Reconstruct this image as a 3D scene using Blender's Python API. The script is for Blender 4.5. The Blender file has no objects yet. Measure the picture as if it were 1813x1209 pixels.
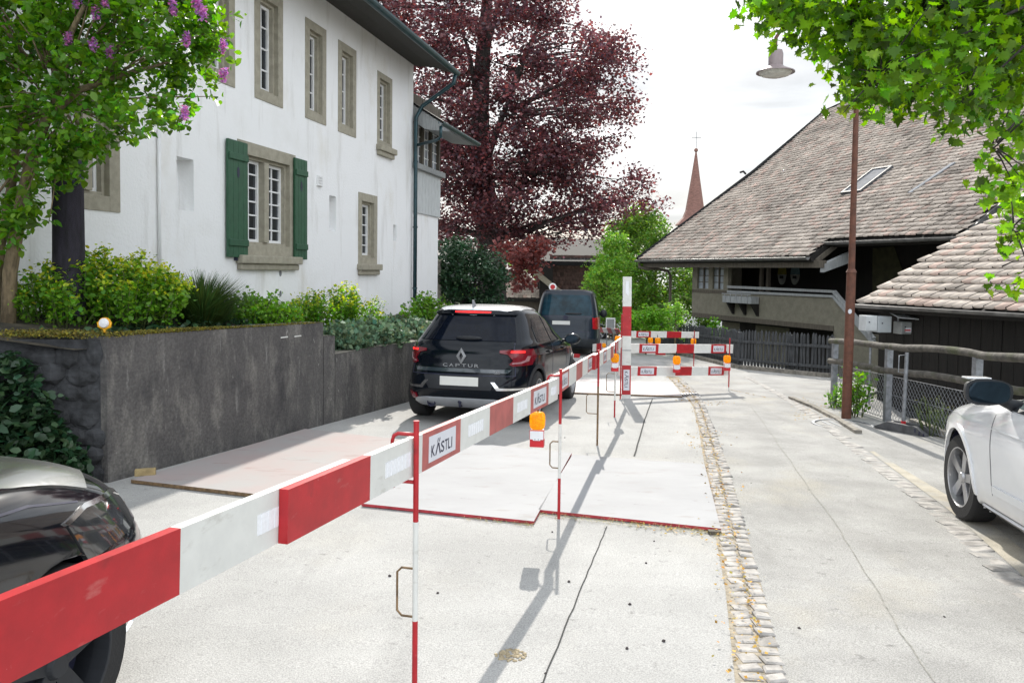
import bpy, math, random
import numpy as np
from mathutils import Vector, Matrix
from mathutils.bvhtree import BVHTree
from mathutils.geometry import delaunay_2d_cdt

R = math.radians
rng = np.random.default_rng(7)
random.seed(7)
SC = bpy.context.scene
COL = SC.collection

# ------------------------------------------------------------------ camera
F, CX, CY, H = 1410.0, 906.5, 604.5, 1.65
PITCH, ROLL, SHIFT = R(2.5), 0.012, -0.0347
cam_d = bpy.data.cameras.new('camera')
cam = bpy.data.objects.new('camera', cam_d); COL.objects.link(cam)
cam_d.sensor_width = 36; cam_d.lens = 36 * F / 1813; cam_d.shift_y = SHIFT
cam_d.clip_start = 0.05; cam_d.clip_end = 2000
RC = (Matrix.Rotation(math.pi/2 - PITCH, 3, 'X') @ Matrix.Rotation(ROLL, 3, 'Z'))
cam.matrix_world = Matrix.Translation((0, 0, H)) @ RC.to_4x4()
SC.camera = cam

# ------------------------------------------------------------------ light
SUN_EL, SUN_AZ = R(35), R(3.8)          # azimuth measured from +Y towards +X
world = bpy.data.worlds.new('World'); SC.world = world; world.use_nodes = True
wn = world.node_tree.nodes; wl = world.node_tree.links; wn.clear()
wo = wn.new('ShaderNodeOutputWorld')
sky = wn.new('ShaderNodeTexSky'); sky.sky_type = 'NISHITA'; sky.sun_disc = False
sky.sun_elevation = SUN_EL; sky.sun_rotation = SUN_AZ; sky.dust_density = 2.0
b1 = wn.new('ShaderNodeBackground'); b1.inputs[1].default_value = 0.10
wl.new(sky.outputs[0], b1.inputs[0])
b2 = wn.new('ShaderNodeBackground'); b2.inputs[0].default_value = (0.90, 0.95, 1.0, 1); b2.inputs[1].default_value = 0.68
tc = wn.new('ShaderNodeTexCoord'); mp = wn.new('ShaderNodeMapping'); mp.inputs['Scale'].default_value = (1.6, 2.2, 7.0)
mp.inputs['Rotation'].default_value = (0, R(12), R(20))
nz = wn.new('ShaderNodeTexNoise'); nz.inputs['Scale'].default_value = 1.8; nz.inputs['Detail'].default_value = 7; nz.inputs['Roughness'].default_value = .55
cr = wn.new('ShaderNodeMapRange'); cr.inputs[1].default_value = .3; cr.inputs[2].default_value = .7; cr.inputs[3].default_value = .78; cr.inputs[4].default_value = .97
mxs = wn.new('ShaderNodeMixShader')
wl.new(tc.outputs['Generated'], mp.inputs[0]); wl.new(mp.outputs[0], nz.inputs[0]); wl.new(nz.outputs[0], cr.inputs[0])
nz2 = wn.new('ShaderNodeTexNoise'); nz2.inputs['Scale'].default_value = 2.6; nz2.inputs['Detail'].default_value = 6; nz2.inputs['Distortion'].default_value = .6
c2r = wn.new('ShaderNodeMapRange'); c2r.inputs[1].default_value = .36; c2r.inputs[2].default_value = .60; c2r.inputs[3].default_value = .33; c2r.inputs[4].default_value = .47
wl.new(mp.outputs[0], nz2.inputs[0]); wl.new(nz2.outputs[0], c2r.inputs[0]); sxy = wn.new('ShaderNodeSeparateXYZ'); wl.new(tc.outputs['Generated'], sxy.inputs[0])
gr = wn.new('ShaderNodeMapRange'); gr.inputs[1].default_value = -.7; gr.inputs[2].default_value = .55; gr.inputs[3].default_value = 2.6; gr.inputs[4].default_value = .92
mu = wn.new('ShaderNodeMath'); mu.operation = 'MULTIPLY'      # cloud veil boosted in the unseen sky behind the camera, added as fill
wl.new(sxy.outputs[1], gr.inputs[0]); wl.new(gr.outputs[0], mu.inputs[0]); wl.new(c2r.outputs[0], mu.inputs[1]); wl.new(mu.outputs[0], b2.inputs[1])
wl.new(cr.outputs[0], mxs.inputs[0]); wl.new(b1.outputs[0], mxs.inputs[1]); wl.new(b2.outputs[0], mxs.inputs[2]); wl.new(mxs.outputs[0], wo.inputs[0])
sd = bpy.data.lights.new('sun', 'SUN'); sd.energy = 2.6; sd.angle = R(0.5); sd.color = (1.0, .955, .87)
sun = bpy.data.objects.new('sun', sd); COL.objects.link(sun)
sdir = Vector((math.cos(SUN_EL)*math.sin(SUN_AZ), math.cos(SUN_EL)*math.cos(SUN_AZ), math.sin(SUN_EL)))
sun.rotation_euler = sdir.to_track_quat('Z', 'Y').to_euler(); sun.location = (0, 0, 30)
SC.view_settings.view_transform = 'Standard'; SC.view_settings.look = 'None'
SC.view_settings.exposure = 1.22; SC.view_settings.gamma = 1.0; SC.view_settings.use_curve_mapping = False
SC.cycles.max_bounces = 6; SC.cycles.transparent_max_bounces = 8
SC.cycles.sample_clamp_indirect = 8

# ------------------------------------------------------------------ photo pixel -> world
SL = 0.0355
def gz(x, y): return -SL * max(min(y, 60), -30)
def ray(px, py):
    v = RC @ Vector(((px - CX)/F, (CY - py)/F + SHIFT*1813/F, -1.0))
    return v
O3 = Vector((0, 0, H))
def G(px, py, dz=0.0):                         # on the sloping road surface
    d = ray(px, py); t = -H / (d.z + SL*d.y); p = O3 + d*t; return Vector((p.x, p.y, p.z + dz))
def A(px, py, Y):                              # at distance Y
    d = ray(px, py); return O3 + d*(Y/d.y)
def onplane(px, py, p0, n):
    d = ray(px, py); t = (p0 - O3).dot(n)/d.dot(n); return O3 + d*t

# ------------------------------------------------------------------ materials
MATS = {}
def pm(name, col, rough=.6, metal=0.0, var=.2, scale=6, bump=0.0, bscale=80, spec=.5, col2=None, coat=0.0,
       stretch=None, attr=False, transl=0.0, speck=0.0, speckscale=220, lo=.35, hi=.65, emit=0.0, wears=()):
    if name in MATS: return MATS[name]
    m = bpy.data.materials.new(name); m.use_nodes = True; MATS[name] = m
    N = m.node_tree.nodes; L = m.node_tree.links
    bs = N['Principled BSDF']; out = N['Material Output']
    bs.inputs['Roughness'].default_value = rough; bs.inputs['Metallic'].default_value = metal
    bs.inputs['Specular IOR Level'].default_value = spec
    if coat: bs.inputs['Coat Weight'].default_value = coat; bs.inputs['Coat Roughness'].default_value = .03
    tcn = N.new('ShaderNodeTexCoord'); mpn = N.new('ShaderNodeMapping')
    L.new(tcn.outputs['Object'], mpn.inputs[0])
    if stretch: mpn.inputs['Scale'].default_value = stretch
    n1 = N.new('ShaderNodeTexNoise'); n1.inputs['Scale'].default_value = scale; n1.inputs['Detail'].default_value = 5; n1.inputs['Roughness'].default_value = .6
    L.new(mpn.outputs[0], n1.inputs['Vector'])
    mr = N.new('ShaderNodeMapRange'); mr.inputs[1].default_value = lo; mr.inputs[2].default_value = hi
    L.new(n1.outputs[0], mr.inputs[0])
    mx = N.new('ShaderNodeMix'); mx.data_type = 'RGBA'
    ca = tuple(c*(1-var) for c in col); cb = col2 if col2 else tuple(min(1, c*(1+var)) for c in col)
    if col2: ca = col
    mx.inputs[6].default_value = (*ca, 1); mx.inputs[7].default_value = (*cb, 1)
    L.new(mr.outputs[0], mx.inputs[0]); c_out = mx.outputs[2]
    for (wc, wamt, wsc, wst, wlo, whi) in wears:
        mw = N.new('ShaderNodeMapping'); mw.inputs['Scale'].default_value = wst; mw.inputs['Location'].default_value = (3.1*len(wc), wsc, 1.7)
        L.new(tcn.outputs['Object'], mw.inputs[0])
        nw = N.new('ShaderNodeTexNoise'); nw.inputs['Scale'].default_value = wsc; nw.inputs['Detail'].default_value = 6; nw.inputs['Roughness'].default_value = .62
        L.new(mw.outputs[0], nw.inputs['Vector'])
        rw = N.new('ShaderNodeMapRange'); rw.inputs[1].default_value = wlo; rw.inputs[2].default_value = whi; rw.inputs[4].default_value = wamt
        L.new(nw.outputs[0], rw.inputs[0])
        xw = N.new('ShaderNodeMix'); xw.data_type = 'RGBA'; xw.inputs[7].default_value = (*wc, 1)
        L.new(rw.outputs[0], xw.inputs[0]); L.new(c_out, xw.inputs[6]); c_out = xw.outputs[2]
    if attr:
        at = N.new('ShaderNodeAttribute'); at.attribute_name = 'Col'
        m2 = N.new('ShaderNodeMix'); m2.data_type = 'RGBA'; m2.blend_type = 'MULTIPLY'; m2.inputs[0].default_value = 1
        L.new(c_out, m2.inputs[6]); L.new(at.outputs[0], m2.inputs[7]); c_out = m2.outputs[2]
    if speck:
        n3 = N.new('ShaderNodeTexNoise'); n3.inputs['Scale'].default_value = speckscale; n3.inputs['Detail'].default_value = 2
        L.new(tcn.outputs['Object'], n3.inputs['Vector'])
        mr3 = N.new('ShaderNodeMapRange'); mr3.inputs[1].default_value = .35; mr3.inputs[2].default_value = .65
        mr3.inputs[3].default_value = 1-speck; mr3.inputs[4].default_value = 1+speck*.6
        L.new(n3.outputs[0], mr3.inputs[0])
        m3 = N.new('ShaderNodeMix'); m3.data_type = 'RGBA'; m3.blend_type = 'MULTIPLY'; m3.inputs[0].default_value = 1
        L.new(c_out, m3.inputs[6]); L.new(mr3.outputs[0], m3.inputs[7]); c_out = m3.outputs[2]
    L.new(c_out, bs.inputs['Base Color'])
    if bump:
        n2 = N.new('ShaderNodeTexNoise'); n2.inputs['Scale'].default_value = bscale; n2.inputs['Detail'].default_value = 4
        L.new(tcn.outputs['Object'], n2.inputs['Vector'])
        bp = N.new('ShaderNodeBump'); bp.inputs['Strength'].default_value = bump; bp.inputs['Distance'].default_value = .02
        L.new(n2.outputs[0], bp.inputs['Height']); L.new(bp.outputs[0], bs.inputs['Normal'])
    if emit:
        L.new(c_out, bs.inputs['Emission Color']); bs.inputs['Emission Strength'].default_value = emit
    if transl:
        tr = N.new('ShaderNodeBsdfTranslucent'); ms = N.new('ShaderNodeMixShader'); ms.inputs[0].default_value = transl
        hs = N.new('ShaderNodeHueSaturation'); hs.inputs['Saturation'].default_value = 1.1; hs.inputs['Value'].default_value = 1.7
        L.new(c_out, hs.inputs['Color']); L.new(hs.outputs[0], tr.inputs[0])
        L.new(bs.outputs[0], ms.inputs[1]); L.new(tr.outputs[0], ms.inputs[2]); L.new(ms.outputs[0], out.inputs[0])
    return m

M = {}
M['terrain'] = pm('terrain_soil', (.09, .10, .05), .95, var=.5, scale=.6, bump=.4, bscale=9)
M['concrete'] = pm('lane_concrete', (.385, .380, .370), .9, var=.10, scale=1.1, bump=.3, bscale=120, speck=.24, speckscale=140, spec=.2, wears=(((.22,.215,.21),.4,1.3,(2.2,.25,1),.56,.74),((.44,.42,.38),.5,.9,(1,.6,1),.54,.74),((.16,.155,.15),.6,14,(1,1,1),.64,.72)))
M['asphalt'] = pm('pale_asphalt', (.345, .338, .325), .92, var=.14, scale=1.6, bump=.35, bscale=110, speck=.28, speckscale=150, spec=.2, wears=(((.22,.21,.195),.4,.8,(2.0,.35,1),.55,.72),((.40,.37,.31),.5,1.1,(1,.7,1),.55,.72),((.14,.135,.13),.6,11,(1,1,1),.63,.72)))
M['stone'] = pm('gutter_stone', (.35, .33, .31), .85, var=.3, scale=9, bump=.3, bscale=60, spec=.3)
M['dirt'] = pm('joint_dirt', (.20, .16, .11), .95, var=.35, scale=20, bump=.4)
M['joint'] = pm('joint_dark', (.03, .03, .03), .95)
M['steel'] = pm('plate_steel', (.335, .335, .345), .75, var=.06, scale=1.2, stretch=(1, 1.5, 1), metal=.0, spec=.15, bump=.05, bscale=40, wears=(((.24,.20,.17),.6,2.2,(1,3,1),.58,.75),((.20,.18,.16),.5,9,(1,1.4,1),.64,.74)))
M['steelred'] = pm('plate_steel_red', (.37, .305, .295), .75, var=.2, scale=1.6, col2=(.345, .33, .325), spec=.12, wears=(((.25,.16,.14),.5,2.5,(1,3,1),.58,.75),))
M['platered'] = pm('plate_edge_red', (.35, .03, .04), .6, var=.3, scale=15)
M['platescuff'] = pm('plate_steel_scuff', (.40, .385, .385), .75, scale=3, stretch=(2, 14, 1), col2=(.36, .14, .15), lo=.52, hi=.75, spec=.3)
M['white'] = pm('board_white', (.64, .64, .61), .5, var=.05, scale=12, wears=(((.30,.27,.22),.5,7,(1,1,2.5),.60,.74),((.38,.35,.30),.8,60,(1,1,.3),.69,.73)))
M['red'] = pm('board_red', (.40, .012, .018), .42, var=.14, scale=9, bump=.03, bscale=200, wears=(((.50,.20,.18),.5,9,(1,1,3),.62,.76),((.62,.50,.46),.9,75,(1,1,.35),.70,.735),((.14,.01,.012),.6,6,(1,1,1),.60,.72)))
M['redpale'] = pm('board_red_faded', (.40, .10, .09), .5, var=.15, scale=10)
M['sticker'] = pm('sticker_white', (.62, .63, .68), .35, var=.04)
M['reflect'] = pm('reflector_white', (.78, .79, .82), .25, var=.05, scale=80)
M['ink'] = pm('ink_dark', (.02, .022, .05), .5)
M['amber'] = pm('amber_lens', (.86, .43, .004), .25, var=.25, scale=90, transl=.4)
M['lampred'] = pm('lamp_red', (.5, .012, .02), .4, var=.08)
M['lampwhite'] = pm('lamp_white', (.72, .72, .74), .4, var=.05)
M['rust'] = pm('rusty_steel', (.20, .13, .07), .7, metal=.3, var=.4, scale=25)
M['plaster'] = pm('white_plaster', (.86, .86, .86), .9, scale=1.6, col2=(.80, .795, .78), bump=.35, bscale=26, spec=.2, lo=.5, hi=.8, wears=(((.50,.48,.44),.45,2.2,(1.6,1.6,.22),.56,.74),((.62,.57,.46),.35,1.0,(1,1,.5),.56,.72)))
M['sandstone'] = pm('sandstone', (.34, .315, .25), .85, var=.12, scale=9, bump=.15, bscale=60, spec=.25)
M['shutter'] = pm('shutter_green', (.024, .088, .046), .5, var=.12, scale=10)
M['sash'] = pm('sash_white', (.78, .78, .78), .5, var=.04)
M['glass'] = pm('window_glass', (.012, .016, .022), .06, var=.3, scale=2, spec=.6)
M['glasslit'] = pm('window_glass_pale', (.30, .33, .36), .25, var=.3, scale=3, spec=.35)
M['gutter'] = pm('gutter_green', (.018, .05, .06), .35, metal=.3, var=.3, scale=8)
M['soffit'] = pm('soffit_dark', (.04, .038, .034), .8, var=.3, scale=14, stretch=(1, 8, 1))
M['timber_gray'] = pm('timber_gray', (.30, .31, .31), .8, var=.2, scale=7, stretch=(6, 6, .6), bump=.2)
M['wall_old'] = pm('old_concrete', (.082, .077, .075), .9, scale=2.0, stretch=(1.5, 1.5, .6), col2=(.115, .108, .102), bump=.6, bscale=25, lo=.40, hi=.72, speck=.22, speckscale=40, wears=(((.25,.235,.21),.65,2.0,(1.6,1.6,.7),.51,.70),((.02,.02,.024),.65,1.4,(1.6,1.6,.8),.53,.70),((.26,.25,.235),.5,5,(2,2,.35),.60,.72),((.34,.33,.31),.7,14,(1,1,.6),.66,.74)))
M['wall_top'] = pm('old_concrete_cap', (.22, .20, .17), .9, var=.4, scale=9, bump=.4, bscale=40)
M['rock'] = pm('rock', (.034, .035, .038), .9, var=.6, scale=7, bump=.6, bscale=20)
M['moss'] = pm('moss', (.24, .21, .02), .95, var=.4, scale=14, col2=(.10, .085, .03), attr=True, transl=.15)
M['soil'] = pm('garden_soil', (.06, .05, .035), .95, var=.5, scale=5, bump=.5, bscale=20)
M['bark'] = pm('bark_brown', (.16, .12, .07), .9, var=.4, scale=6, stretch=(4, 4, 1), bump=.5, bscale=30)
M['barkdark'] = pm('bark_dark', (.035, .028, .026), .9, var=.4, scale=5, stretch=(4, 4, 1), bump=.5)
M['beech'] = pm('beech_leaf', (.118, .045, .052), .4, attr=True, var=.2, scale=.6, transl=.45, spec=.6)
M['lilacleaf'] = pm('lilac_leaf', (.10, .215, .018), .42, attr=True, var=.2, scale=2, transl=.5)
M['lilacfl'] = pm('lilac_flower', (.42, .16, .40), .7, attr=True, var=.2, transl=.3)
M['mapleleaf'] = pm('maple_leaf', (.10, .20, .010), .42, attr=True, var=.2, scale=2, transl=.6)
M['greenleaf'] = pm('green_leaf', (.15, .27, .04), .45, attr=True, var=.25, scale=.7, transl=.45)
M['darkleaf'] = pm('dark_leaf', (.022, .055, .022), .45, attr=True, var=.25, scale=1, transl=.2)
M['euph'] = pm('euphorbia_leaf', (.13, .28, .022), .5, attr=True, var=.2, scale=3, transl=.4)
M['sage'] = pm('sage_leaf', (.12, .19, .11), .7, attr=True, var=.2, scale=3, transl=.25)
M['grass'] = pm('grass_blade', (.06, .11, .025), .6, attr=True, var=.3, scale=3, transl=.3)
M['stem'] = pm('plant_stem', (.08, .11, .03), .7, var=.2)
M['tile'] = pm('roof_tile', (.49, .42, .36), .8, attr=True, var=.22, scale=1.1, bump=.2, bscale=40, spec=.3, wears=(((.27,.235,.205),.6,.55,(1,1,1),.52,.70),((.30,.29,.22),.5,3.5,(1,1,1),.60,.72)))
M['tilebrown'] = pm('wall_tile_brown', (.10, .06, .05), .85, attr=True, var=.25, scale=4)
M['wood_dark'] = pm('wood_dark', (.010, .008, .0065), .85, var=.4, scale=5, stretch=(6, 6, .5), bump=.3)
M['wood_mid'] = pm('wood_mid', (.10, .085, .065), .85, var=.3, scale=5, stretch=(6, 6, .6), bump=.3)
M['barnplaster'] = pm('barn_plaster', (.20, .185, .14), .9, var=.12, scale=6, bump=.2, bscale=50, speck=.12, speckscale=60)
M['barnback'] = pm('barn_shade_wall', (.045, .042, .03), .9, var=.3, scale=3)
M['fencewood'] = pm('picket_gray', (.055, .058, .062), .85, var=.45, scale=6, stretch=(3, 3, .5), bump=.2)
M['log'] = pm('log_weathered', (.10, .09, .078), .9, var=.4, scale=8, bump=.6, bscale=25, wears=(((.05,.06,.02),.8,3,(1,1,1),.50,.65),))
M['galv'] = pm('galvanised', (.24, .25, .27), .5, metal=.5, var=.25, scale=14)
M['zinc'] = pm('zinc_gutter', (.16, .155, .15), .45, metal=.4, var=.3, scale=6)
M['corten'] = pm('lamp_post_brown', (.115, .042, .024), .65, var=.25, scale=14)
M['lampshade'] = pm('lamp_enamel', (.25, .20, .20), .4, var=.1)
M['diffuser'] = pm('lamp_diffuser', (.75, .74, .68), .3, transl=.3)
M['box_white'] = pm('box_white', (.55, .57, .58), .5, var=.1)
M['box_gray'] = pm('box_gray', (.30, .31, .31), .4, metal=.3, var=.15)
M['rubber'] = pm('rubber_gray', (.08, .08, .085), .8, var=.3, scale=10, bump=.3)
M['spire'] = pm('spire_shingle', (.21, .105, .085), .8, var=.3, scale=3, stretch=(1, 1, 4))
M['blackpaint'] = pm('car_black_paint', (.003, .005, .009), .12, var=.1, coat=.12, spec=.22)
M['graypaint'] = pm('van_gray_paint', (.012, .020, .032), .3, var=.1, coat=.2, spec=.3)
M['whitepaint'] = pm('car_white_paint', (.74, .75, .77), .25, var=.02, coat=.8)
M['carplastic'] = pm('car_plastic', (.012, .014, .018), .6, var=.2)
M['carglass'] = pm('car_glass', (.004, .006, .012), .04, var=.2, spec=.16)
M['silver'] = pm('satin_silver', (.36, .37, .39), .45, metal=.1, var=.08)
M['chrome'] = pm('chrome', (.75, .76, .78), .12, metal=1.0, var=.03)
M['taillight'] = pm('tail_light_red', (.15, .004, .012), .18, var=.1, coat=.3, emit=.03)
M['brake'] = pm('brake_light_lit', (1.0, .012, .012), .3, emit=1.3)
M['plateblank'] = pm('number_plate', (.70, .70, .66), .4, var=.03)
M['tyre'] = pm('tyre', (.016, .016, .017), .85, var=.2, bump=.2)
M['rim'] = pm('alloy_rim', (.42, .42, .43), .3, metal=.7, var=.05)
M['mirror'] = pm('mirror_glass', (.025, .04, .055), .05, metal=.8, var=.05)
M['headlamp'] = pm('head_lamp_lens', (.03, .032, .035), .08, coat=1.0, var=.3, scale=14)
M['blossom'] = pm('fallen_blossom', (.50, .30, .06), .9, attr=True, var=.2)
M['sand'] = pm('sand_spill', (.40, .33, .22), .95, var=.2, scale=30, bump=.5)
M['dropping'] = pm('pebble_dark', (.05, .04, .04), .9, var=.3)
M['signwhite'] = pm('sign_white', (.75, .75, .75), .4, var=.03)
M['signred'] = pm('sign_red', (.45, .015, .02), .4, var=.05)
M['yellow'] = pm('plastic_yellow', (.80, .42, .01), .35, var=.08, transl=.2)
M['post_dark'] = pm('post_dark', (.016, .013, .022), .8, var=.5, scale=6, stretch=(4, 4, .7), bump=.3)
M['lawn'] = pm('far_lawn', (.13, .22, .04), .95, var=.2, scale=3)

# ------------------------------------------------------------------ mesh builder
OFF = {}                       # world offset of the thing an object belongs to
def meta(o, label=None, cat=None, group=None, kind=None):
    if label: o['label'] = label
    if cat: o['category'] = cat
    if group: o['group'] = group
    if kind: o['kind'] = kind
    return o
def thing(name, loc, label, cat, group=None, rot=(0, 0, 0)):
    o = bpy.data.objects.new(name, None); COL.objects.link(o)
    o.location = loc; o.rotation_euler = rot; o.empty_display_size = .2
    OFF[o] = Vector(loc)
    return meta(o, label, cat, group)

class MB:
    def __init__(s): s.v = []; s.f = []; s.m = []; s.col = []
    def add(s, vs, fs, mi=0):
        b = len(s.v); s.v += [tuple(v) for v in vs]
        for f in fs: s.f.append(tuple(b+i for i in f)); s.m.append(mi)
        return s
    def box(s, c, size, ax=None, mi=0):
        c = Vector(c); X, Y, Z = ax if ax else (Vector((1,0,0)), Vector((0,1,0)), Vector((0,0,1)))
        hx, hy, hz = size[0]/2, size[1]/2, size[2]/2
        vs = [c + X*(a*hx) + Y*(b*hy) + Z*(d*hz) for a in (-1,1) for b in (-1,1) for d in (-1,1)]
        return s.add(vs, [(0,1,3,2),(4,6,7,5),(0,4,5,1),(2,3,7,6),(0,2,6,4),(1,5,7,3)], mi)
    def prism(s, poly, ext, mi=0, side=None):           # poly: planar 3-D points, ext: vector
        n = len(poly); ext = Vector(ext)
        vs = [Vector(p) for p in poly] + [Vector(p)+ext for p in poly]
        s.add(vs, [tuple(range(n))[::-1], tuple(range(n, 2*n))], mi)
        b = len(s.v) - 2*n
        for i in range(n):
            j = (i+1) % n; s.f.append((b+i, b+j, b+n+j, b+n+i)); s.m.append(mi if side is None else side)
        return s
    def tube(s, pts, r, seg=8, mi=0, cap=True):
        pts = [Vector(p) for p in pts]; n = len(pts)
        rr = r if isinstance(r, (list, tuple)) else [r]*n
        up = None; rings = []
        for i in range(n):
            t = (pts[min(i+1, n-1)] - pts[max(i-1, 0)]).normalized()
            if up is None:
                up = Vector((0,0,1)) if abs(t.z) < .9 else Vector((1,0,0))
            a = t.cross(up)
            if a.length < 1e-5: a = t.orthogonal()
            a.normalize(); b = a.cross(t).normalized(); up = b
            rings.append([pts[i] + a*(rr[i]*math.cos(2*math.pi*k/seg)) + b*(rr[i]*math.sin(2*math.pi*k/seg)) for k in range(seg)])
        vs = [p for q in rings for p in q]; fs = []
        for i in range(n-1):
            for k in range(seg):
                k2 = (k+1) % seg; fs.append((i*seg+k, i*seg+k2, (i+1)*seg+k2, (i+1)*seg+k))
        if cap: fs += [tuple(range(seg))[::-1], tuple((n-1)*seg+k for k in range(seg))]
        return s.add(vs, fs, mi)
    def lathe(s, prof, c=(0,0,0), seg=24, axis='Z', mi=0):   # prof: (r, h)
        c = Vector(c); vs = []; fs = []; n = len(prof)
        for r, h in prof:
            for k in range(seg):
                a = 2*math.pi*k/seg; x, y = r*math.cos(a), r*math.sin(a)
                vs.append(c + (Vector((x, y, h)) if axis == 'Z' else Vector((x, h, y)) if axis == 'Y' else Vector((h, x, y))))
        for i in range(n-1):
            for k in range(seg):
                k2 = (k+1) % seg; fs.append((i*seg+k, i*seg+k2, (i+1)*seg+k2, (i+1)*seg+k))
        return s.add(vs, fs, mi)
    def blob(s, c, rad, seg=10, ring=6, jit=0.0, mi=0):
        c = Vector(c); vs = []; fs = []
        rad = rad if isinstance(rad, (tuple, list)) else (rad,)*3
        for i in range(ring+1):
            th = math.pi*i/ring
            for k in range(seg):
                a = 2*math.pi*k/seg; q = 1 + random.uniform(-jit, jit)
                vs.append(c + Vector((rad[0]*q*math.sin(th)*math.cos(a), rad[1]*q*math.sin(th)*math.sin(a), rad[2]*q*math.cos(th))))
        for i in range(ring):
            for k in range(seg):
                k2 = (k+1) % seg; fs.append((i*seg+k, (i+1)*seg+k, (i+1)*seg+k2, i*seg+k2))
        return s.add(vs, fs, mi)
    def build(s, name, mats, parent=None, smooth=False, world=True, bevel=0.0, fixn=True, auto=None):
        me = bpy.data.meshes.new(name)
        off = OFF.get(parent, Vector((0,0,0))) if (world and parent is not None) else Vector((0,0,0))
        me.from_pydata([(v[0]-off.x, v[1]-off.y, v[2]-off.z) for v in s.v], [], s.f)
        mats = mats if isinstance(mats, (list, tuple)) else [mats]
        for m in mats: me.materials.append(m)
        if len(mats) > 1: me.polygons.foreach_set('material_index', s.m)
        if fixn:
            import bmesh
            bm = bmesh.new(); bm.from_mesh(me); bmesh.ops.recalc_face_normals(bm, faces=bm.faces)
            if bevel:
                bmesh.ops.bevel(bm, geom=[e for e in bm.edges if len(e.link_faces)==2 and e.calc_face_angle(0) > .6], offset=bevel, segments=2, affect='EDGES', profile=.6)
            bm.to_mesh(me); bm.free()
        if smooth: me.polygons.foreach_set('use_smooth', [True]*len(me.polygons))
        if auto: me.set_sharp_from_angle(angle=R(auto))
        me.update()
        o = bpy.data.objects.new(name, me); COL.objects.link(o)
        if parent is not None: o.parent = parent; OFF[o] = OFF.get(parent, Vector((0,0,0))) if world else Vector((0,0,0))
        return o
def rebase(o, p):              # put a top-level mesh's origin at p
    p = Vector(p); o.data.transform(Matrix.Translation(-p)); o.location = p; OFF[o] = p; return o

def npmesh(name, V, Fa, mat, parent=None, col=None, k=4, smooth=False):   # V (n,3), faces (m,k) arrays, col per vertex (n,)or(n,3)
    me = bpy.data.meshes.new(name)
    off = OFF.get(parent, Vector((0,0,0)))
    V = np.asarray(V, dtype=np.float32) - np.array(off, dtype=np.float32)
    Fa = np.asarray(Fa, dtype=np.int32); nf = len(Fa)
    me.vertices.add(len(V)); me.vertices.foreach_set('co', V.ravel())
    me.loops.add(nf*k); me.loops.foreach_set('vertex_index', Fa.ravel())
    me.polygons.add(nf); me.polygons.foreach_set('loop_start', np.arange(0, nf*k, k, dtype=np.int32))
    me.polygons.foreach_set('loop_total', np.full(nf, k, dtype=np.int32))
    if smooth: me.polygons.foreach_set('use_smooth', np.ones(nf, dtype=bool))
    me.materials.append(mat); me.update(calc_edges=True); me.validate()
    if col is not None:
        ca = me.color_attributes.new('Col', 'FLOAT_COLOR', 'POINT')
        c = np.ones((len(V), 4), dtype=np.float32)
        col = np.asarray(col); c[:, :3] = col[:, None] if col.ndim == 1 else col
        ca.data.foreach_set('color', c.ravel())
    o = bpy.data.objects.new(name, me); COL.objects.link(o)
    if parent is not None: o.parent = parent; OFF[o] = off
    return o

# ------------------------------------------------------------------ leaves
LEAF = (np.array([(0,0,0),(.5,.42,.10),(1,0,.02),(.5,-.42,.10)]) - np.array((.5,0,0)), np.array([(0,1,2,3)]))
OVATE = (np.array([(0,0,0),(.3,.3,.08),(.68,.26,.08),(1,0,-.05),(.68,-.26,.08),(.3,-.3,.08),(.45,0,0)]) - np.array((.5,0,0)),
         np.array([(0,6,2,1),(6,3,2,2)[:3]+(2,),(0,5,4,6),(6,4,3,3)[:3]+(3,)]))
OVATE = (OVATE[0], np.array([(0,1,6,5),(1,2,3,6),(6,3,4,5)]))
_mp = [(0,0),(.12,.12),(.0,.42),(.22,.36),(.40,.58),(.46,.30),(.62,.34),(.60,.18),(1.0,0)]
_ml = [(x, y) for x, y in _mp] + [(x, -y) for x, y in _mp[1:-1]][::-1]
MAPLE_V = np.array([(x-.4, y, .10*abs(y) - .06*x) for x, y in _ml])
MAPLE_F = [(0,1,2,3),(0,3,4,5),(0,5,6,7),(0,7,8,9),(0,9,10,11),(0,11,12,13),(0,13,14,15)]
MAPLE = (MAPLE_V, np.array(MAPLE_F))
BLADE = (np.array([(0,.02,0),(0,-.02,0),(.5,-.015,.06),(.5,.015,.06),(1,.002,-.02),(1,-.002,-.02)]), np.array([(0,1,2,3),(3,2,5,4)]))

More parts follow.
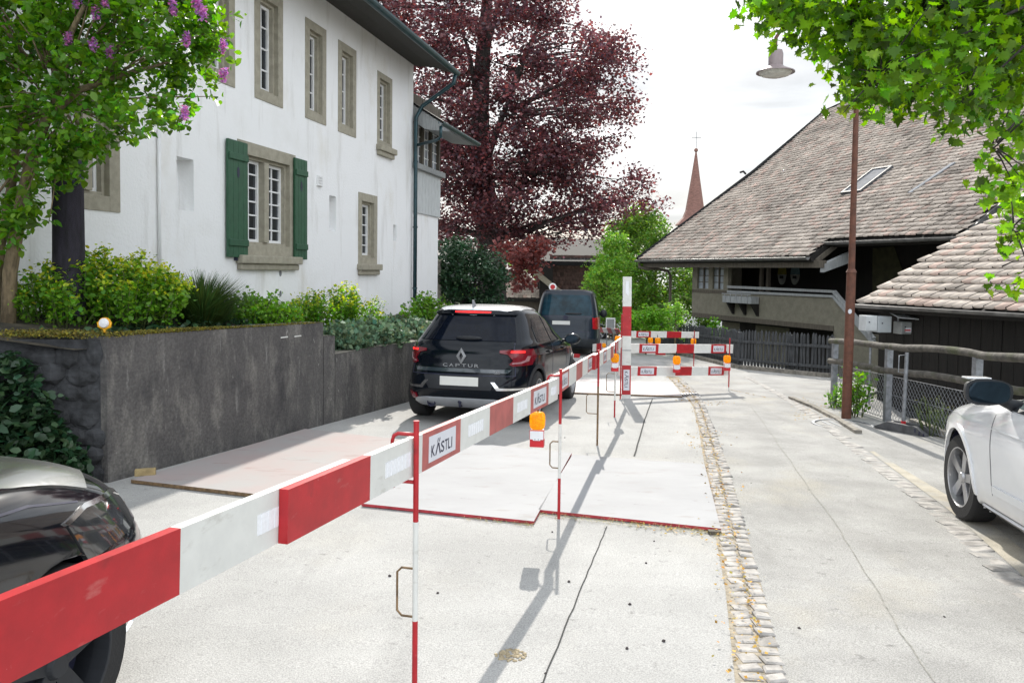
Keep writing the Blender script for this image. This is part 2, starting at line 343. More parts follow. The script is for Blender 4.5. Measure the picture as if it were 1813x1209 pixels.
def rotmats(n, droop=0.3, spread=1.0, up=False):
    az = rng.uniform(0, 2*np.pi, n); el = rng.normal(-droop, .5*spread, n); tw = rng.normal(0, .7*spread, n)
    ca, sa, ce, se = np.cos(az), np.sin(az), np.cos(el), np.sin(el)
    X = np.stack([ca*ce, sa*ce, se], 1)
    Y = np.stack([-sa, ca, np.zeros(n)], 1); Z = np.cross(X, Y)
    c, s = np.cos(tw)[:, None], np.sin(tw)[:, None]
    Y2 = Y*c + Z*s; Z2 = Z*c - Y*s
    return np.stack([X, Y2, Z2], 2)
def leaves(name, centers, size, tmpl, mat, parent=None, droop=.3, spread=1.0, shade=(.6, 1.35), hue=.15, rots=None):
    tv, tf = tmpl; n = len(centers); k = len(tv)
    Rm = rotmats(n, droop, spread) if rots is None else rots
    sc = (np.full(n, size) if np.isscalar(size) else size) * rng.uniform(.55, 1.35, n)
    V = np.einsum('nij,kj->nki', Rm, tv) * sc[:, None, None] + np.asarray(centers)[:, None, :]
    Fa = (tf[None] + (np.arange(n)*k)[:, None, None]).reshape(-1, 4)
    g = rng.uniform(shade[0], shade[1], n); h = rng.normal(0, hue, n)
    c = np.stack([g*(1+h), g, g*(1-h*.5)], 1).clip(0, 3)
    return npmesh(name, V.reshape(-1, 3), Fa, mat, parent, np.repeat(c, k, 0))

def inpoly(px, py, poly):
    c = np.zeros(len(px), bool); n = len(poly)
    for i in range(n):
        x1, y1 = poly[i]; x2, y2 = poly[(i+1) % n]
        if y1 == y2: continue
        t = ((y1 > py) != (y2 > py)) & (px < (x2-x1)*(py-y1)/(y2-y1) + x1)
        c ^= t
    return c
def clumps_in(poly, Y, half, n, edge=0.35):
    P = np.array(poly, float); out = []
    lo, hi = P.min(0), P.max(0); mid = (lo+hi)/2
    while len(out) < n:
        x, y = rng.uniform(lo[0], hi[0], 400), rng.uniform(lo[1], hi[1], 400)
        ok = inpoly(x, y, poly)
        for a, b in zip(x[ok], y[ok]):
            q = max(abs(a-mid[0])/(hi[0]-mid[0]), abs(b-mid[1])/(hi[1]-mid[1]))
            dpt = half*math.sqrt(max(.12, 1-q*q))
            out.append(A(a, b, Y + rng.uniform(-dpt, dpt)))
            if len(out) >= n: break
    return np.array([tuple(p) for p in out])
def spray(cl, r, per, sub=7, flat=.8):                # leaves gathered on sub-twigs round each clump centre
    n = len(cl); rr = np.full(n, r) if np.isscalar(r) else r
    d = rng.normal(size=(n, sub, 3)); d /= np.linalg.norm(d, axis=2, keepdims=True)
    tw = cl[:, None, :] + d*(rr[:, None, None]*rng.uniform(.35, 1.0, (n, sub, 1)))*np.array([1, 1, flat])
    m = max(1, per//sub)
    p = tw[:, :, None, :] + rng.normal(size=(n, sub, m, 3))*(rr[:, None, None, None]*.22)
    return p.reshape(-1, 3), tw.reshape(-1, 3)
def limb(mb, a, b, r0, r1, sag=0.1, n=6, seg=7):
    a, b = Vector(a), Vector(b); L = (b-a).length; pts = []
    o = Vector((random.uniform(-1,1), random.uniform(-1,1), random.uniform(0,1)))*L*sag
    for i in range(n+1):
        t = i/n; pts.append(a.lerp(b, t) + o*math.sin(math.pi*t) + Vector((random.uniform(-1,1),)*3)*L*.008)
    mb.tube(pts, [r0 + (r1-r0)*(i/n) for i in range(n+1)], seg)

# ------------------------------------------------------------------ lettering
_tc = {}
def text_geo(body):
    if body in _tc: return _tc[body]
    cu = bpy.data.curves.new('t', 'FONT'); cu.body = body; cu.size = 1; cu.resolution_u = 3; cu.offset = .014
    ob = bpy.data.objects.new('t', cu); COL.objects.link(ob)
    dg = bpy.context.evaluated_depsgraph_get(); me = bpy.data.meshes.new_from_object(ob.evaluated_get(dg))
    V = [tuple(v.co) for v in me.vertices]; Fc = [tuple(p.vertices) for p in me.polygons]
    bpy.data.objects.remove(ob); bpy.data.curves.remove(cu); bpy.data.meshes.remove(me)
    xs = [v[0] for v in V]; ys = [v[1] for v in V]
    V = [(x-min(xs), y-min(ys)) for x, y, _ in V]; w = max(xs)-min(xs); h = max(ys)-min(ys)
    _tc[body] = (V, Fc, w, h); return _tc[body]
def put_text(mb, body, o, ux, uy, height, width=None, mi=0):        # o: lower left corner
    V, Fc, w, h = text_geo(body); o = Vector(o); ux = Vector(ux); uy = Vector(uy)
    sy = height/h; sx = (width/w) if width else sy
    mb.add([o + ux*(x*sx) + uy*(y*sy) for x, y in V], Fc, mi)
def firm_word(mb, o, ux, uy, w, h, mi=0):                           # K, a slashed A with two strokes above, STLI
    o, ux, uy = Vector(o), Vector(ux).normalized(), Vector(uy).normalized()
    put_text(mb, 'K', o, ux, uy, h*.62, w*.15, mi)
    def stroke(x0, y0, x1, y1, t):
        a, b = o+ux*(x0*w)+uy*(y0*h), o+ux*(x1*w)+uy*(y1*h); q = ux*(t*w)
        mb.add([a, a+q, b+q, b], [(0,1,2,3)], mi)
    stroke(.165, 0, .265, .62, .045); stroke(.355, 0, .28, .62, .05)
    stroke(.245, .66, .27, .88, .03); stroke(.32, .66, .345, .88, .03)
    for ch, x, cw in (('S', .41, .15), ('T', .585, .13), ('L', .735, .11), ('I', .885, .035)):
        put_text(mb, ch, o+ux*(x*w), ux, uy, h*.62, w*cw, mi)

# ================================================================== GROUND
def xb(y):                                          # right edge of the pavement
    return float(np.interp(y, [-20, 13.0, 15.2, 17.7, 25.6, 60], [5.42, 5.42, 7.1, 7.35, 5.9, 5.5]))
def sst(t): t = min(1, max(0, t)); return t*t*(3-2*t)
def terrain_z(x, y):
    z = gz(x, y) - .03
    d = x - xb(y)
    if d > -.1:
        z -= .95*sst(d/3.2) if y < 15 else 1.15*sst(d/1.6)
    return z
mb = MB()
xs = np.concatenate([np.arange(-160, -16, 8), np.arange(-16, 16, .5), np.arange(16, 160, 8)])
ys = np.concatenate([np.arange(-60, -6, 6), np.arange(-6, 40, .5), np.arange(40, 260, 10)])
gv = [(x, y, terrain_z(x, y)) for y in ys for x in xs]; nx = len(xs)
mb.add(gv, [(j*nx+i, j*nx+i+1, (j+1)*nx+i+1, (j+1)*nx+i) for j in range(len(ys)-1) for i in range(nx-1)])
meta(mb.build('ground', M['terrain'], smooth=True, fixn=False), kind='structure')

GL = [G(*p) for p in [(1310,1209),(1290,1040),(1270,940),(1252,830),(1240,760),(1228,718),(1212,697),(1193,677)]]
GR = [G(*p) for p in [(1396,1209),(1352,1040),(1323,940),(1292,830),(1266,760),(1249,718),(1233,694),(1213,676)]]
def edge(P, y):
    Y = [p.y for p in P]; X = [p.x for p in P]
    if y < Y[0]: return X[0] + (y-Y[0])*(X[1]-X[0])/(Y[1]-Y[0])
    if y > Y[-1]: return X[-1] + (y-Y[-1])*.1
    return float(np.interp(y, Y, X))
def strip(name, fl, fr, ys, dz, mat, nxs=2, kind='structure'):
    mb = MB(); vs = []
    for y in ys:
        a, b = fl(y), fr(y)
        for i in range(nxs): x = a+(b-a)*i/(nxs-1); vs.append((x, y, gz(x, y)+dz))
    mb.add(vs, [(j*nxs+i, j*nxs+i+1, (j+1)*nxs+i+1, (j+1)*nxs+i) for j in range(len(ys)-1) for i in range(nxs-1)])
    return meta(mb.build(name, mat, fixn=False), kind=kind)
YS = list(np.arange(-5, 60, .5))
strip('road', lambda y: -9 if y > 17 else -4.6, lambda y: edge(GL, y) if y < 16.4 else edge(GR, y)+.05, YS, 0.0, M['concrete'])
strip('pavement', lambda y: edge(GR, y)-.01, lambda y: xb(y), YS, 0.004, M['asphalt'])
strip('gutter_bed', lambda y: edge(GL, y)-.02, lambda y: edge(GR, y)+.02, [y for y in YS if y < 18], 0.002, pm('gutter_sand', (.29,.25,.19), .95, var=.3, scale=25, bump=.4))

# lane joints in the concrete
def line_sheet(name, pts, w, dz, mat):
    mb = MB()
    for a, b in zip(pts[:-1], pts[1:]):
        t = (b-a).normalized(); n = Vector((t.y, -t.x, 0))*w/2; u = Vector((0,0,dz))
        mb.add([a-n+u, a+n+u, b+n+u, b-n+u], [(0,1,2,3)])
    return meta(mb.build(name, mat, fixn=False), kind='structure')
def wig(p, q, n, a):
    return [p.lerp(q, i/n) + Vector((random.uniform(-a, a), 0, 0)) for i in range(n+1)]
line_sheet('road_joint', wig(G(1075,932), G(960,1209), 20, .004)+wig(G(960,1209), G(930,1290), 4, .004), .007, .004, M['joint'])
line_sheet('road_joint', wig(G(1123,808), G(1142,742), 8, .003)+wig(G(1142,742), G(1155,706), 8, .003), .018, .004, M['joint'])
line_sheet('pavement_seam', wig(G(1330,720), G(1480,930), 14, .012)+wig(G(1480,930), G(1650,1209), 14, .012), .007, .0075, pm('seam', (.25,.24,.22), .95, var=.3, scale=25))

# cobble gutter (double row) and single row edging
def stones(name, fa, fb, y0, y1, step, hgt):
    V = []; Fq = []; mb = MB(); y = y0
    while y < y1:
        s = step*random.uniform(.85, 1.15); a, b = fa(y+s/2), fb(y+s/2); g = .008
        zc = hgt*random.uniform(.4, 1.15); tl = random.uniform(-.006, .006)
        x0, x1 = a+g, b-g; ya, yb = y+g, y+s-g; q = .014
        j = lambda: random.uniform(-.006, .006)
        low = [(x0+j(), ya+j()), (x1+j(), ya+j()), (x1+j(), yb+j()), (x0+j(), yb+j())]
        cx, cy = (x0+x1)/2, (ya+yb)/2
        vs = [(x, yy, gz(x, yy)-.02) for x, yy in low] + [(x, yy, gz(x, yy)+zc*.55+tl*(1 if x > cx else -1)) for x, yy in low]
        vs += [(x+(cx-x)*.22, yy+(cy-yy)*.28, gz(x, yy)+zc+tl*(1 if x > cx else -1)) for x, yy in low]
        fs = [(0,1,5,4),(1,2,6,5),(2,3,7,6),(3,0,4,7),(4,5,9,8),(5,6,10,9),(6,7,11,10),(7,4,8,11),(8,9,10,11)]
        mb.add(vs, fs); y += s
    return meta(mb.build(name, M['stone'], fixn=True), kind='structure')
mid = lambda y: .5*(edge(GL, y)+edge(GR, y))
stones('cobble_gutter', lambda y: edge(GL, y), mid, 2.2, 16.5, .098, .011)
stones('cobble_gutter', mid, lambda y: edge(GR, y), 2.2, 16.5, .105, .017)
EL = [G(*p) for p in [(1790,1050),(1640,905),(1530,818),(1440,742),(1375,700),(1318,668)]]
ER = [G(*p) for p in [(1840,1050),(1680,905),(1562,818),(1462,742),(1391,700),(1330,668)]]
stones('cobble_edging', lambda y: edge(EL, y), lambda y: edge(ER, y), 3.0, 17.5, .125, .010)

# fallen blossom and grit in the gutter
pts = []
for _ in range(950):
    y = 3 + 14*random.random()**1.1; a, b = edge(GL, y), edge(GR, y)
    t = random.choice([random.gauss(0, .25), random.gauss(.5, .10)])
    x = a + (b-a)*t; pts.append((x, y, gz(x, y)+.02+.012*random.random()))
cl = [G(*p) for p in [(1205,832),(1258,715),(1240,770),(1150,925),(1200,930),(1262,944),(1272,870),(1250,790),(1217,710)]]
for p in cl:
    for _ in range(60): x = p.x+random.gauss(0,.16); y = p.y+random.gauss(0,.12); pts.append((x, y, gz(x, y)+.012))
for _ in range(260):
    p = G(1290,690).lerp(G(1360,705), random.random()) if random.random() < .3 else G(random.uniform(1400,1500), random.uniform(705,745))
    pts.append((p.x, p.y, p.z+.01))
o = leaves('fallen_blossom', np.array(pts), .020, LEAF, M['blossom'], droop=0, spread=.5, shade=(.5, 1.2)); meta(o, kind='stuff')
pts = []
for _ in range(420):                                   # dry grass caught along the plate edges
    t = random.random(); p = G(955, 912).lerp(G(1278, 946), t); pts.append((p.x+random.gauss(0,.02), p.y-abs(random.gauss(0,.035)), p.z+.012))
for _ in range(90):
    p = G(820, 918).lerp(G(945, 932), random.random()); pts.append((p.x, p.y-abs(random.gauss(0,.02)), p.z+.01))
o = leaves('dry_grass', np.array(pts), .06, BLADE, pm('dry_grass', (.35,.30,.12), .9, attr=True), droop=-.1, spread=.4); meta(o, kind='stuff')
mb = MB()
c0 = G(905, 1160)
for _ in range(70):
    a = random.uniform(0, 6.28); r = .05*math.sqrt(random.random()); x, y = c0.x+r*1.4*math.cos(a), c0.y+r*1.2*math.sin(a)
    mb.blob((x, y, gz(x, y)+.001), (random.uniform(.006,.014), random.uniform(.006,.014), .005), 6, 3, .25)
meta(mb.build('sand', M['sand'], smooth=True), kind='stuff')
proto = None
for i, (x, y) in enumerate([(1158,958),(1007,1030),(1144,997),(1115,1070),(1175,1135),(1110,1148),(1415,1113),(1330,856),(1000,775),(978,942),(1610,705),(690,1020),(775,1050),(966,1192),(1672,1093)]):
    p = G(x, y); r = .006 + .004*random.random()
    mb = MB(); mb.blob((0,0,r*.4), (r, r*1.2, r*.7), 8, 5, .2)
    o = mb.build('pebble', M['dropping'], smooth=True); o.location = p; OFF[o] = p
    meta(o, 'small dark pebble lying loose on the pale paving', 'pebble', 'dark pebbles scattered on the paving')

# manhole cover, drain grate and kerb
p = G(1492, 752); mb = MB()
mb.lathe([(.0,.008),(.33,.008),(.33,0)], (p.x, p.y, p.z), 32); mb.lathe([(.36,.0),(.36,.012),(.40,.012),(.40,0)], (p.x, p.y, p.z), 32, mi=1)
for i in range(5): mb.box((p.x-.2+i*.1, p.y, p.z+.011), (.03, .4, .006), mi=1)
o = mb.build('manhole_cover', [M['asphalt'], M['galv']]); rebase(o, p); meta(o, 'round manhole cover in the paving near the foot of the brown lamp post', 'manhole cover')
p = G(1222, 700); mb = MB(); mb.box((p.x, p.y, p.z+.004), (.34, .4, .012), mi=1)
for i in range(6): mb.box((p.x-.13+.052*i, p.y, p.z+.014), (.026, .36, .012))
o = mb.build('drain_grate', [M['galv'], M['joint']]); rebase(o, p); meta(o, 'small slotted drain grate in the cobble gutter beside the far steel plate', 'drain')
mb = MB()
kp = [G(1400,706), G(1440,722), G(1478,742), G(1520,768)]
for a, b in zip(kp[:-1], kp[1:]):
    t = (b-a).normalized(); n = Vector((t.y, -t.x, 0))
    mb.box((a+b)/2 + Vector((0,0,.012)), ((b-a).length-.012, .09, .07), (t, n, Vector((0,0,1))))
kq = [Vector((5.38, 10.6-i*1.2, 0)) for i in range(9)]
for a, b in zip(kq[:-1], kq[1:]):
    c = (a+b)/2; mb.box((c.x, c.y, gz(0, c.y)+.02), (.1, 1.185, .16))
meta(mb.build('kerb', M['wall_top'], bevel=.008), kind='structure')

mb = MB(); vs = []; py_ = np.arange(5, 14.6, .4); px_ = np.arange(0, 3.3, .3)
for y in py_:
    for dx in px_: x = 5.5+dx; vs.append((x, y, terrain_z(x, y)+.012))
k_ = len(px_); mb.add(vs, [(j*k_+i, j*k_+i+1, (j+1)*k_+i+1, (j+1)*k_+i) for j in range(len(py_)-1) for i in range(k_-1)])
meta(mb.build('path', M['asphalt'], smooth=True, fixn=False), kind='structure')
strip('sandy_verge', lambda y: edge(ER, y)+.01, lambda y: edge(ER, y)+.05+.16*min(1, max(0, (9-y)/3)), list(np.arange(2.5, 9, .3)), .0072, pm('sandy_edge', (.40,.365,.30), .95, var=.15, scale=5, speck=.25, wears=(((.33,.32,.30),.9,2.5,(1,1,1),.46,.60),)))
# steel road plates
def plate(pix, label, mats, th=.022):
    P = [G(*q) for q in pix]; c = sum(P, Vector())/4
    o0 = thing('steel_plate', P[0], label, 'road plate', 'steel plates bridging the trench')
    mb = MB(); mb.prism([p+Vector((0,0,.006)) for p in P], (0, 0, th), mi=0, side=1)
    mb.build('plate', mats, o0)
    return o0
plate([(232,856),(598,899),(770,790),(540,764)], 'reddish steel plate lying at the foot of the concrete retaining wall', [M['steelred'], M['rust']], .03)
plate([(640,897),(945,929),(1012,806),(800,785)], 'pale steel plate under the striped plank fence, red along its near edge', [M['steel'], M['platered']])
plate([(953,908),(1276,942),(1247,826),(1014,809)], 'pale steel plate reaching to the cobble gutter, right of the thin striped post', [M['steel'], M['platered']])
plate([(1000,697),(1208,704),(1191,680),(1010,671)], 'red scuffed steel plate under the tall white and red marker board', [M['platescuff'], M['rust']])
p = G(238, 850); mb = MB(); e = [p, p+Vector((.16,.06,0)), p+Vector((.14,.12,0)), p+Vector((-.02,.06,0))]
mb.prism([q+Vector((0,0,.03)) for q in e], (0,0,.06)); o = mb.build('wooden_wedge', pm('raw_wood', (.36,.27,.13), .8, var=.25, scale=12), bevel=.006); rebase(o, p)
meta(o, 'short offcut of pale wood lying on the plate corner against the retaining wall', 'wood block')
p = G(1265, 945); mb = MB(); mb.box((p.x, p.y, p.z+.012), (.09, .05, .03)); o = mb.build('wooden_block', M['wood_mid'], bevel=.005); rebase(o, p)
meta(o, 'small brown wood block under the corner of the plate by the gutter', 'wood block')

# ================================================================== BARRIERS
W16 = .16
def plank(p0, p1, nrm, bands, label, group, wd=W16, th=.03, vertical=False, name='barrier_plank', updir=None):
    """p0,p1: ends of the centre line (world). bands: (t0,t1,kind). nrm: side that faces the traffic lane"""
    p0, p1 = Vector(p0), Vector(p1); L = (p1-p0).length; t = (p1-p0)/L
    n = Vector(nrm); n = (n - t*n.dot(t)).normalized(); u = n.cross(t) if updir is None else updir
    if u.z < 0 and not vertical: u = -u
    root = thing(name, p0, label, 'barrier plank', group)
    mb = MB()
    idx = {'red': 0, 'white': 1, 'sticker': 2, 'fred': 2, 'rsticker': 0}
    for a, b, k in bands:
        k0 = k.split(':')[0]
        mb.box(p0+t*((a+b)/2*L), ((b-a)*L, th, wd), (t, n, u), idx[k0])
    # one continuous board: keep band boxes butted, rounded by a thin edge strip
    mb.build('board', [M['red'], M['white'], M['redpale']], root, bevel=0.0)
    for a, b, k in bands:
        if 'sticker' in k:
            w = (b-a)*L*.70; h = wd*.70; c = p0+t*((a+b)/2*L)+n*(th/2)
            s = MB(); s.box(c+n*.0008, (w, .0016, h), (t, n, u)); so = s.build('sticker', M['sticker'], root)
            s = MB(); q = t if (vertical or (n.cross(t)).dot(u) > 0) else t
            ux = t if Vector((t.x*1.0, t.y, 0)).dot(Vector((1, .3, 0))) > 0 or vertical else -t
            if vertical:
                firm_word(s, c+n*.0024+t*(w*.42)-u*(h*.30)*0 + (-(-t))*0 + n.cross(-t)*(-h*.31), -t, n.cross(-t), w*.84, h*.8)
            else:
                firm_word(s, c+n*.0024-ux*(w*.42)-u*(h*.32), ux, u, w*.84, h*.72)
            s.build('lettering', M['ink'], so, fixn=False)
        if ':r' in k:
            w = min(.24, (b-a)*L*.55); h = wd*.36; c = p0+t*((a+b)/2*L)+n*(th/2)
            s = MB(); m_ = 14
            for i in range(m_):
                s.box(c+t*(-w/2+(i+.5)*w/m_)+n*(.0009+.0006*(i % 2)), (w/m_, .0018+.0012*(i % 2), h), (t, n, u))
            s.build('reflector', M['reflect'], root)
    return root
def zb(Z): return 1.04 - .0407*(Z-1.45) - W16/2        # centre height of the long fence
def fl(Z, off=0.0):
    t = Vector((.276, 1, -.0407)).normalized(); n = Vector((.964, -.266, 0))
    return Vector((-.93+.276*(Z-1.45), Z, zb(Z))) + n*off
NF = (.964, -.266, 0)
GP = 'red and white barrier planks'
def fr(Z0, Z1, *zz): return [(z-Z0)/(Z1-Z0) for z in zz]
a = fr(.9, 2.75, 1.895)[0]
plank(fl(.9), fl(2.75), NF, [(0,a,'red'),(a,1,'white:r')], 'nearest barrier plank, deep red fading to white where it passes behind the next', GP)
b = fr(2.31, 5.93, 2.84, 3.32, 3.79, 4.25, 4.71, 5.12, 5.62)
plank(fl(2.31,.032), fl(5.93,.032), NF, [(0,b[0],'red'),(b[0],b[1],'white:r'),(b[1],b[2],'sticker'),(b[2],b[3],'white:r'),(b[3],b[4],'fred'),(b[4],b[5],'white:r'),(b[5],b[6],'sticker'),(b[6],1,'white:r')],
      'long barrier plank held between the two nearest thin posts, red near end', GP)
P2 = Vector((.312, 5.95, 0)); P3 = Vector((.94, 9.0, 0)); P4 = Vector((1.42, 11.2, 0)); P5 = Vector((1.86, 13.4, 0))
def on(Pa, Pb, y, ztop_h=1.045):
    t = (y-Pa.y)/(Pb.y-Pa.y); q = Pa.lerp(Pb, t); return Vector((q.x, q.y, gz(q.x, q.y)+ztop_h-W16/2))
NF2 = Vector((.978, -.206, 0))
plank(on(P2,P3,6.0,1.07)-NF2*.01, on(P2,P3,9.2,1.045)-NF2*.01, NF2, [(0,.10,'white'),(.10,.26,'sticker'),(.26,.42,'white'),(.42,.57,'fred'),(.57,.72,'white'),(.72,.86,'sticker'),(.86,1,'fred')], 'barrier plank running on from the post with the amber lamp, faded red and white', GP)
plank(on(P3,P4,8.75,1.045)+NF2*.024, on(P3,P4,11.35,1.03)+NF2*.024, NF2, [(0,.16,'red'),(.16,.34,'white'),(.34,.5,'sticker'),(.5,.7,'white'),(.7,.86,'fred'),(.86,1,'white')], 'barrier plank overlapping at the rusty post, red at its near end', GP)
plank(on(P4,P5,11.1,1.03)-NF2*.01, on(P4,P5,13.35,1.03)-NF2*.01, NF2, [(0,.12,'red'),(.12,.45,'white'),(.45,.6,'fred'),(.6,1,'white')], 'last barrier plank of the long fence, ending at the tall marker board', GP)

def post(x, y, h, label, n, hooks=(), colors=None, band=.41, r=.0115, rust=False, lean=(0,0)):
    z0 = gz(x, y); root = thing('barrier_post', (x, y, z0), label, 'barrier post', 'thin steel barrier posts')
    mb = MB(); z = h; k = 0; n = Vector(n)
    L = lambda zz: Vector((x+lean[0]*zz, y+lean[1]*zz, z0+zz))
    while z > 0:
        z2 = max(0, z-band)
        mi = k % 2
        if rust and k >= 1: mi = 2
        mb.tube([L(z2), L(z)], r, 10, mi); z = z2; k += 1
    mb.tube([L(h-.0005), L(h+.004)], r*1.12, 10, 0)
    mb.build('pole', [M['red'], M['white'], M['rust']], root, smooth=True, auto=40)
    for (za, zbm, out, kind) in hooks:
        h2 = MB(); rr = .005
        if kind == 'U': pts = [L(za), L(za)-n*(out-.02), L(za-.02)-n*out, L(zbm+.02)-n*out, L(zbm)-n*(out-.02), L(zbm)]
        else: pts = [L(za), L(za)-n*(out-.025), L(za-.01)-n*(out-.007), L(za-.03)-n*out, L(zbm)-n*out]
        h2.tube(pts, rr if kind == 'U' else .008, 8)
        h2.build('handle' if kind == 'U' else 'hook', M['rust'] if kind == 'U' else M['red'], root, smooth=True)
    return root
q = fl(3.22, .062)
post(q.x, q.y, 1.15, 'nearest thin post with red and white bands, hooks over the long plank', NF, [(1.097,1.05,.105,'J'),(.902,.915,.10,'J'),(.545,.345,.08,'U')])
q = fl(5.95, .062)
post(q.x, q.y, 1.13, 'thin striped post standing at the plate corner beside the large amber lamp', NF, [(1.083,1.04,.10,'J'),(.585,.385,.075,'U')])
post(P3.x+.05, P3.y, 1.085, 'thin rusty post, red only at its top, third along the fence', NF2, [(1.0,.97,.06,'J'),(.58,.36,.13,'U')], rust=True)
post(P4.x+.05, P4.y, 1.06, 'thin striped post carrying an amber lamp just short of the tall marker board', NF2, [(.62,.36,.12,'U')])
q = A(1099.5, 640, 13.3); post(q.x, q.y, 1.42, 'tall thin dark red post close against the tall marker board', NF2, (), band=1.5)
q = G(1290, 693); post(q.x, q.y, .98, 'thin red post at the open right end of the crossing barrier', (-.2,.98,0), (), band=.9)
q = G(1228, 655); post(q.x, q.y, .95, 'thin red post at the right end of the farthest crossing plank', (-.2,.98,0), (), band=.9)

# crossing barrier
def cross(px0, px1, py0, py1, Z0, Z1, cuts, kinds, label, gr, wd=W16):
    a, b = A(px0, py0, Z0), A(px1, py1, Z1)
    # pixel cuts -> parameter along the plank
    ts = []
    for c in cuts:
        t = (c-px0)/(px1-px0); ts.append(t*Z0/(Z1 + t*(Z0-Z1)))
    ts = [0]+ts+[1]
    bands = [(ts[i], ts[i+1], kinds[i]) for i in range(len(kinds))]
    return plank(a, b, (.08, -1, 0), bands, label, gr, wd=wd)
KN = ['white','rsticker','white','red','white','rsticker','white']
GC = 'red and white barrier planks'
cross(1096, 1297, 616.5, 617.5, 13.72, 14.75, [1131,1165,1197,1228,1258,1285], KN, 'upper plank of the crossing barrier, right of the tall marker board', GC)
cross(1094, 1291, 657, 656.5, 13.72, 14.75, [1128,1162,1195,1224,1253,1281], KN, 'lower plank of the crossing barrier, below two amber lamps', GC)
cross(1118, 1237, 591.5, 593, 20, 20.6, [1126,1152,1180,1206], ['white','rsticker','white','red','white'], 'farthest crossing plank, in front of the picket fence and bright shrubs', GC)
cross(1146, 1178, 622, 623, 20.1, 20.4, [1160], ['white','red'], 'short low plank showing under the upper crossing plank', GC)
cross(1052, 1097, 583, 587, 30, 27, [1060,1068,1076,1084,1090], ['white','red','white','red','white','red'], 'small distant plank beyond the dark van, red and white', GC, .2)
cross(1008, 1026, 629, 630, 20.5, 20.8, [1015], ['white','red'], 'white and red plank lying on the road between the two dark vehicles', GC, .1)
cross(1050, 1064, 616, 614, 21, 21.4, [1055], ['white','red'], 'white and red plank end low beside the van wheel', GC, .2)

# tall marker board
a, b = G(1108.5, 705), A(1110.5, 490, 13.5)
root = plank(a, b, (.05, -1, 0), [(0,.03,'white'),(.03,.272,'rsticker'),(.272,.512,'white'),(.512,.755,'red'),(.755,1,'white')], 'tall white and red marker board standing upright in the road', None, wd=.148, th=.035, vertical=True, name='marker_board')
root['category'] = 'marker board'
mb = MB(); c = a.lerp(b, .875) + Vector((0,-.0185,0)); mb.box(c, (.05, .002, .36)); mb.build('reflector', M['reflect'], root)
mb = MB(); c = a.lerp(b, .395); mb.box(c, (.155, .042, .012)); mb.build('clamp_strap', M['galv'], root)

# amber warning lamps
def lamp(p, label, yaw=0.0, s=1.0, hang=True):
    root = thing('warning_lamp', p, label, 'warning lamp', 'amber warning lamps', (0, 0, yaw)); OFF[root] = Vector((0,0,0))
    mb = MB(); n = 20; w, h, d = .056*s, .064*s, .030*s
    def ring(sx, sz, y):
        out = []
        for k in range(n):
            t = 2*math.pi*k/n; c_, s_ = math.cos(t), math.sin(t)
            out.append((sx*math.copysign(abs(c_)**.55, c_), y, .185*s + sz*math.copysign(abs(s_)**.55, s_)))
        return out
    prof = [(.3,-1.25),(.72,-1.1),(.82,-.9),(.98,-.72),(1,-.3),(1,.3),(.98,.72),(.82,.9),(.72,1.1),(.3,1.25)]
    vs = []
    for f_, y in prof: vs += ring(w*f_, h*f_, y*d)
    fs = [(i*n+k, i*n+(k+1) % n, (i+1)*n+(k+1) % n, (i+1)*n+k) for i in range(len(prof)-1) for k in range(n)]
    fs += [tuple(range(n)), tuple((len(prof)-1)*n+k for k in range(n))[::-1]]
    mb.add(vs, fs)
    for i in range(7): mb.box((0, -d*1.18, .185*s+(-.042+.014*i)*s), (.07*s, .004*s, .007*s))
    mb.build('lens', M['amber'], root, smooth=True, world=False, auto=50)
    mb = MB(); z0 = 0
    mb.prism([(-.05*s,-.034*s,z0),(.05*s,-.034*s,z0),(.05*s,.034*s,z0),(-.05*s,.034*s,z0)], (0,0,.052*s), 0)
    mb.prism([(-.052*s,-.036*s,.052*s),(.052*s,-.036*s,.052*s),(.046*s,.036*s,.052*s),(-.046*s,.036*s,.052*s)], (0,0,.068*s), 1)
    hb = mb.build('battery_box', [M['lampred'], M['lampwhite']], root, world=False, bevel=.004*s)
    mb = MB(); mb.box((0, -.0375*s, .060*s), (.052*s, .002*s, .022*s)); lb = mb.build('label_panel', M['lampwhite'], hb, world=False)
    mb = MB(); mb.box((.012*s,-.0387*s,.057*s), (.006*s,.002*s,.006*s)); mb.box((-.012*s,-.0387*s,.057*s), (.006*s,.002*s,.006*s)); mb.build('screw', M['ink'], hb, world=False)
    mb = MB(); mb.tube([(0,.02*s,.24*s),(0,.03*s,.27*s),(0,.045*s,.30*s),(0,.05*s,.27*s)] if hang else [(0,0,.11*s),(0,0,.14*s)], .006*s, 6)
    mb.build('bracket', M['carplastic'], root, smooth=True, world=False)
    return root
q = A(951, 790, 5.62); lamp(q, 'large amber warning lamp hanging under the long plank beside the striped post', -.15, 1.0)
def lampat(px, py, Z, label, s=1.15):                    # py: lens centre
    q = A(px, py, Z); lamp(q-Vector((0,.05,.185*s)), label, 0, s)
lampat(1088, 633, 11.1, 'amber warning lamp on the striped post left of the tall marker board', 1.0)
lampat(1197, 637, 14.15, 'amber warning lamp in the middle of the crossing barrier', 1.2)
lampat(1286, 635, 14.6, 'amber warning lamp at the right end of the crossing barrier', 1.15)
lampat(1151, 602, 19.9, 'left lamp of the close pair of amber lamps under the farthest crossing plank', 1.1)
lampat(1164, 603, 19.9, 'right lamp of the close pair of amber lamps under the farthest crossing plank', 1.25)
lampat(1227, 604, 20.3, 'amber warning lamp under the right end of the farthest crossing plank', 1.2)
lampat(1093, 600, 18.0, 'amber warning lamp just left of the tall marker board, upper and farther', 1.15)
lampat(1069, 611, 21.0, 'tiny distant amber lamp right beside the dark van', .9)

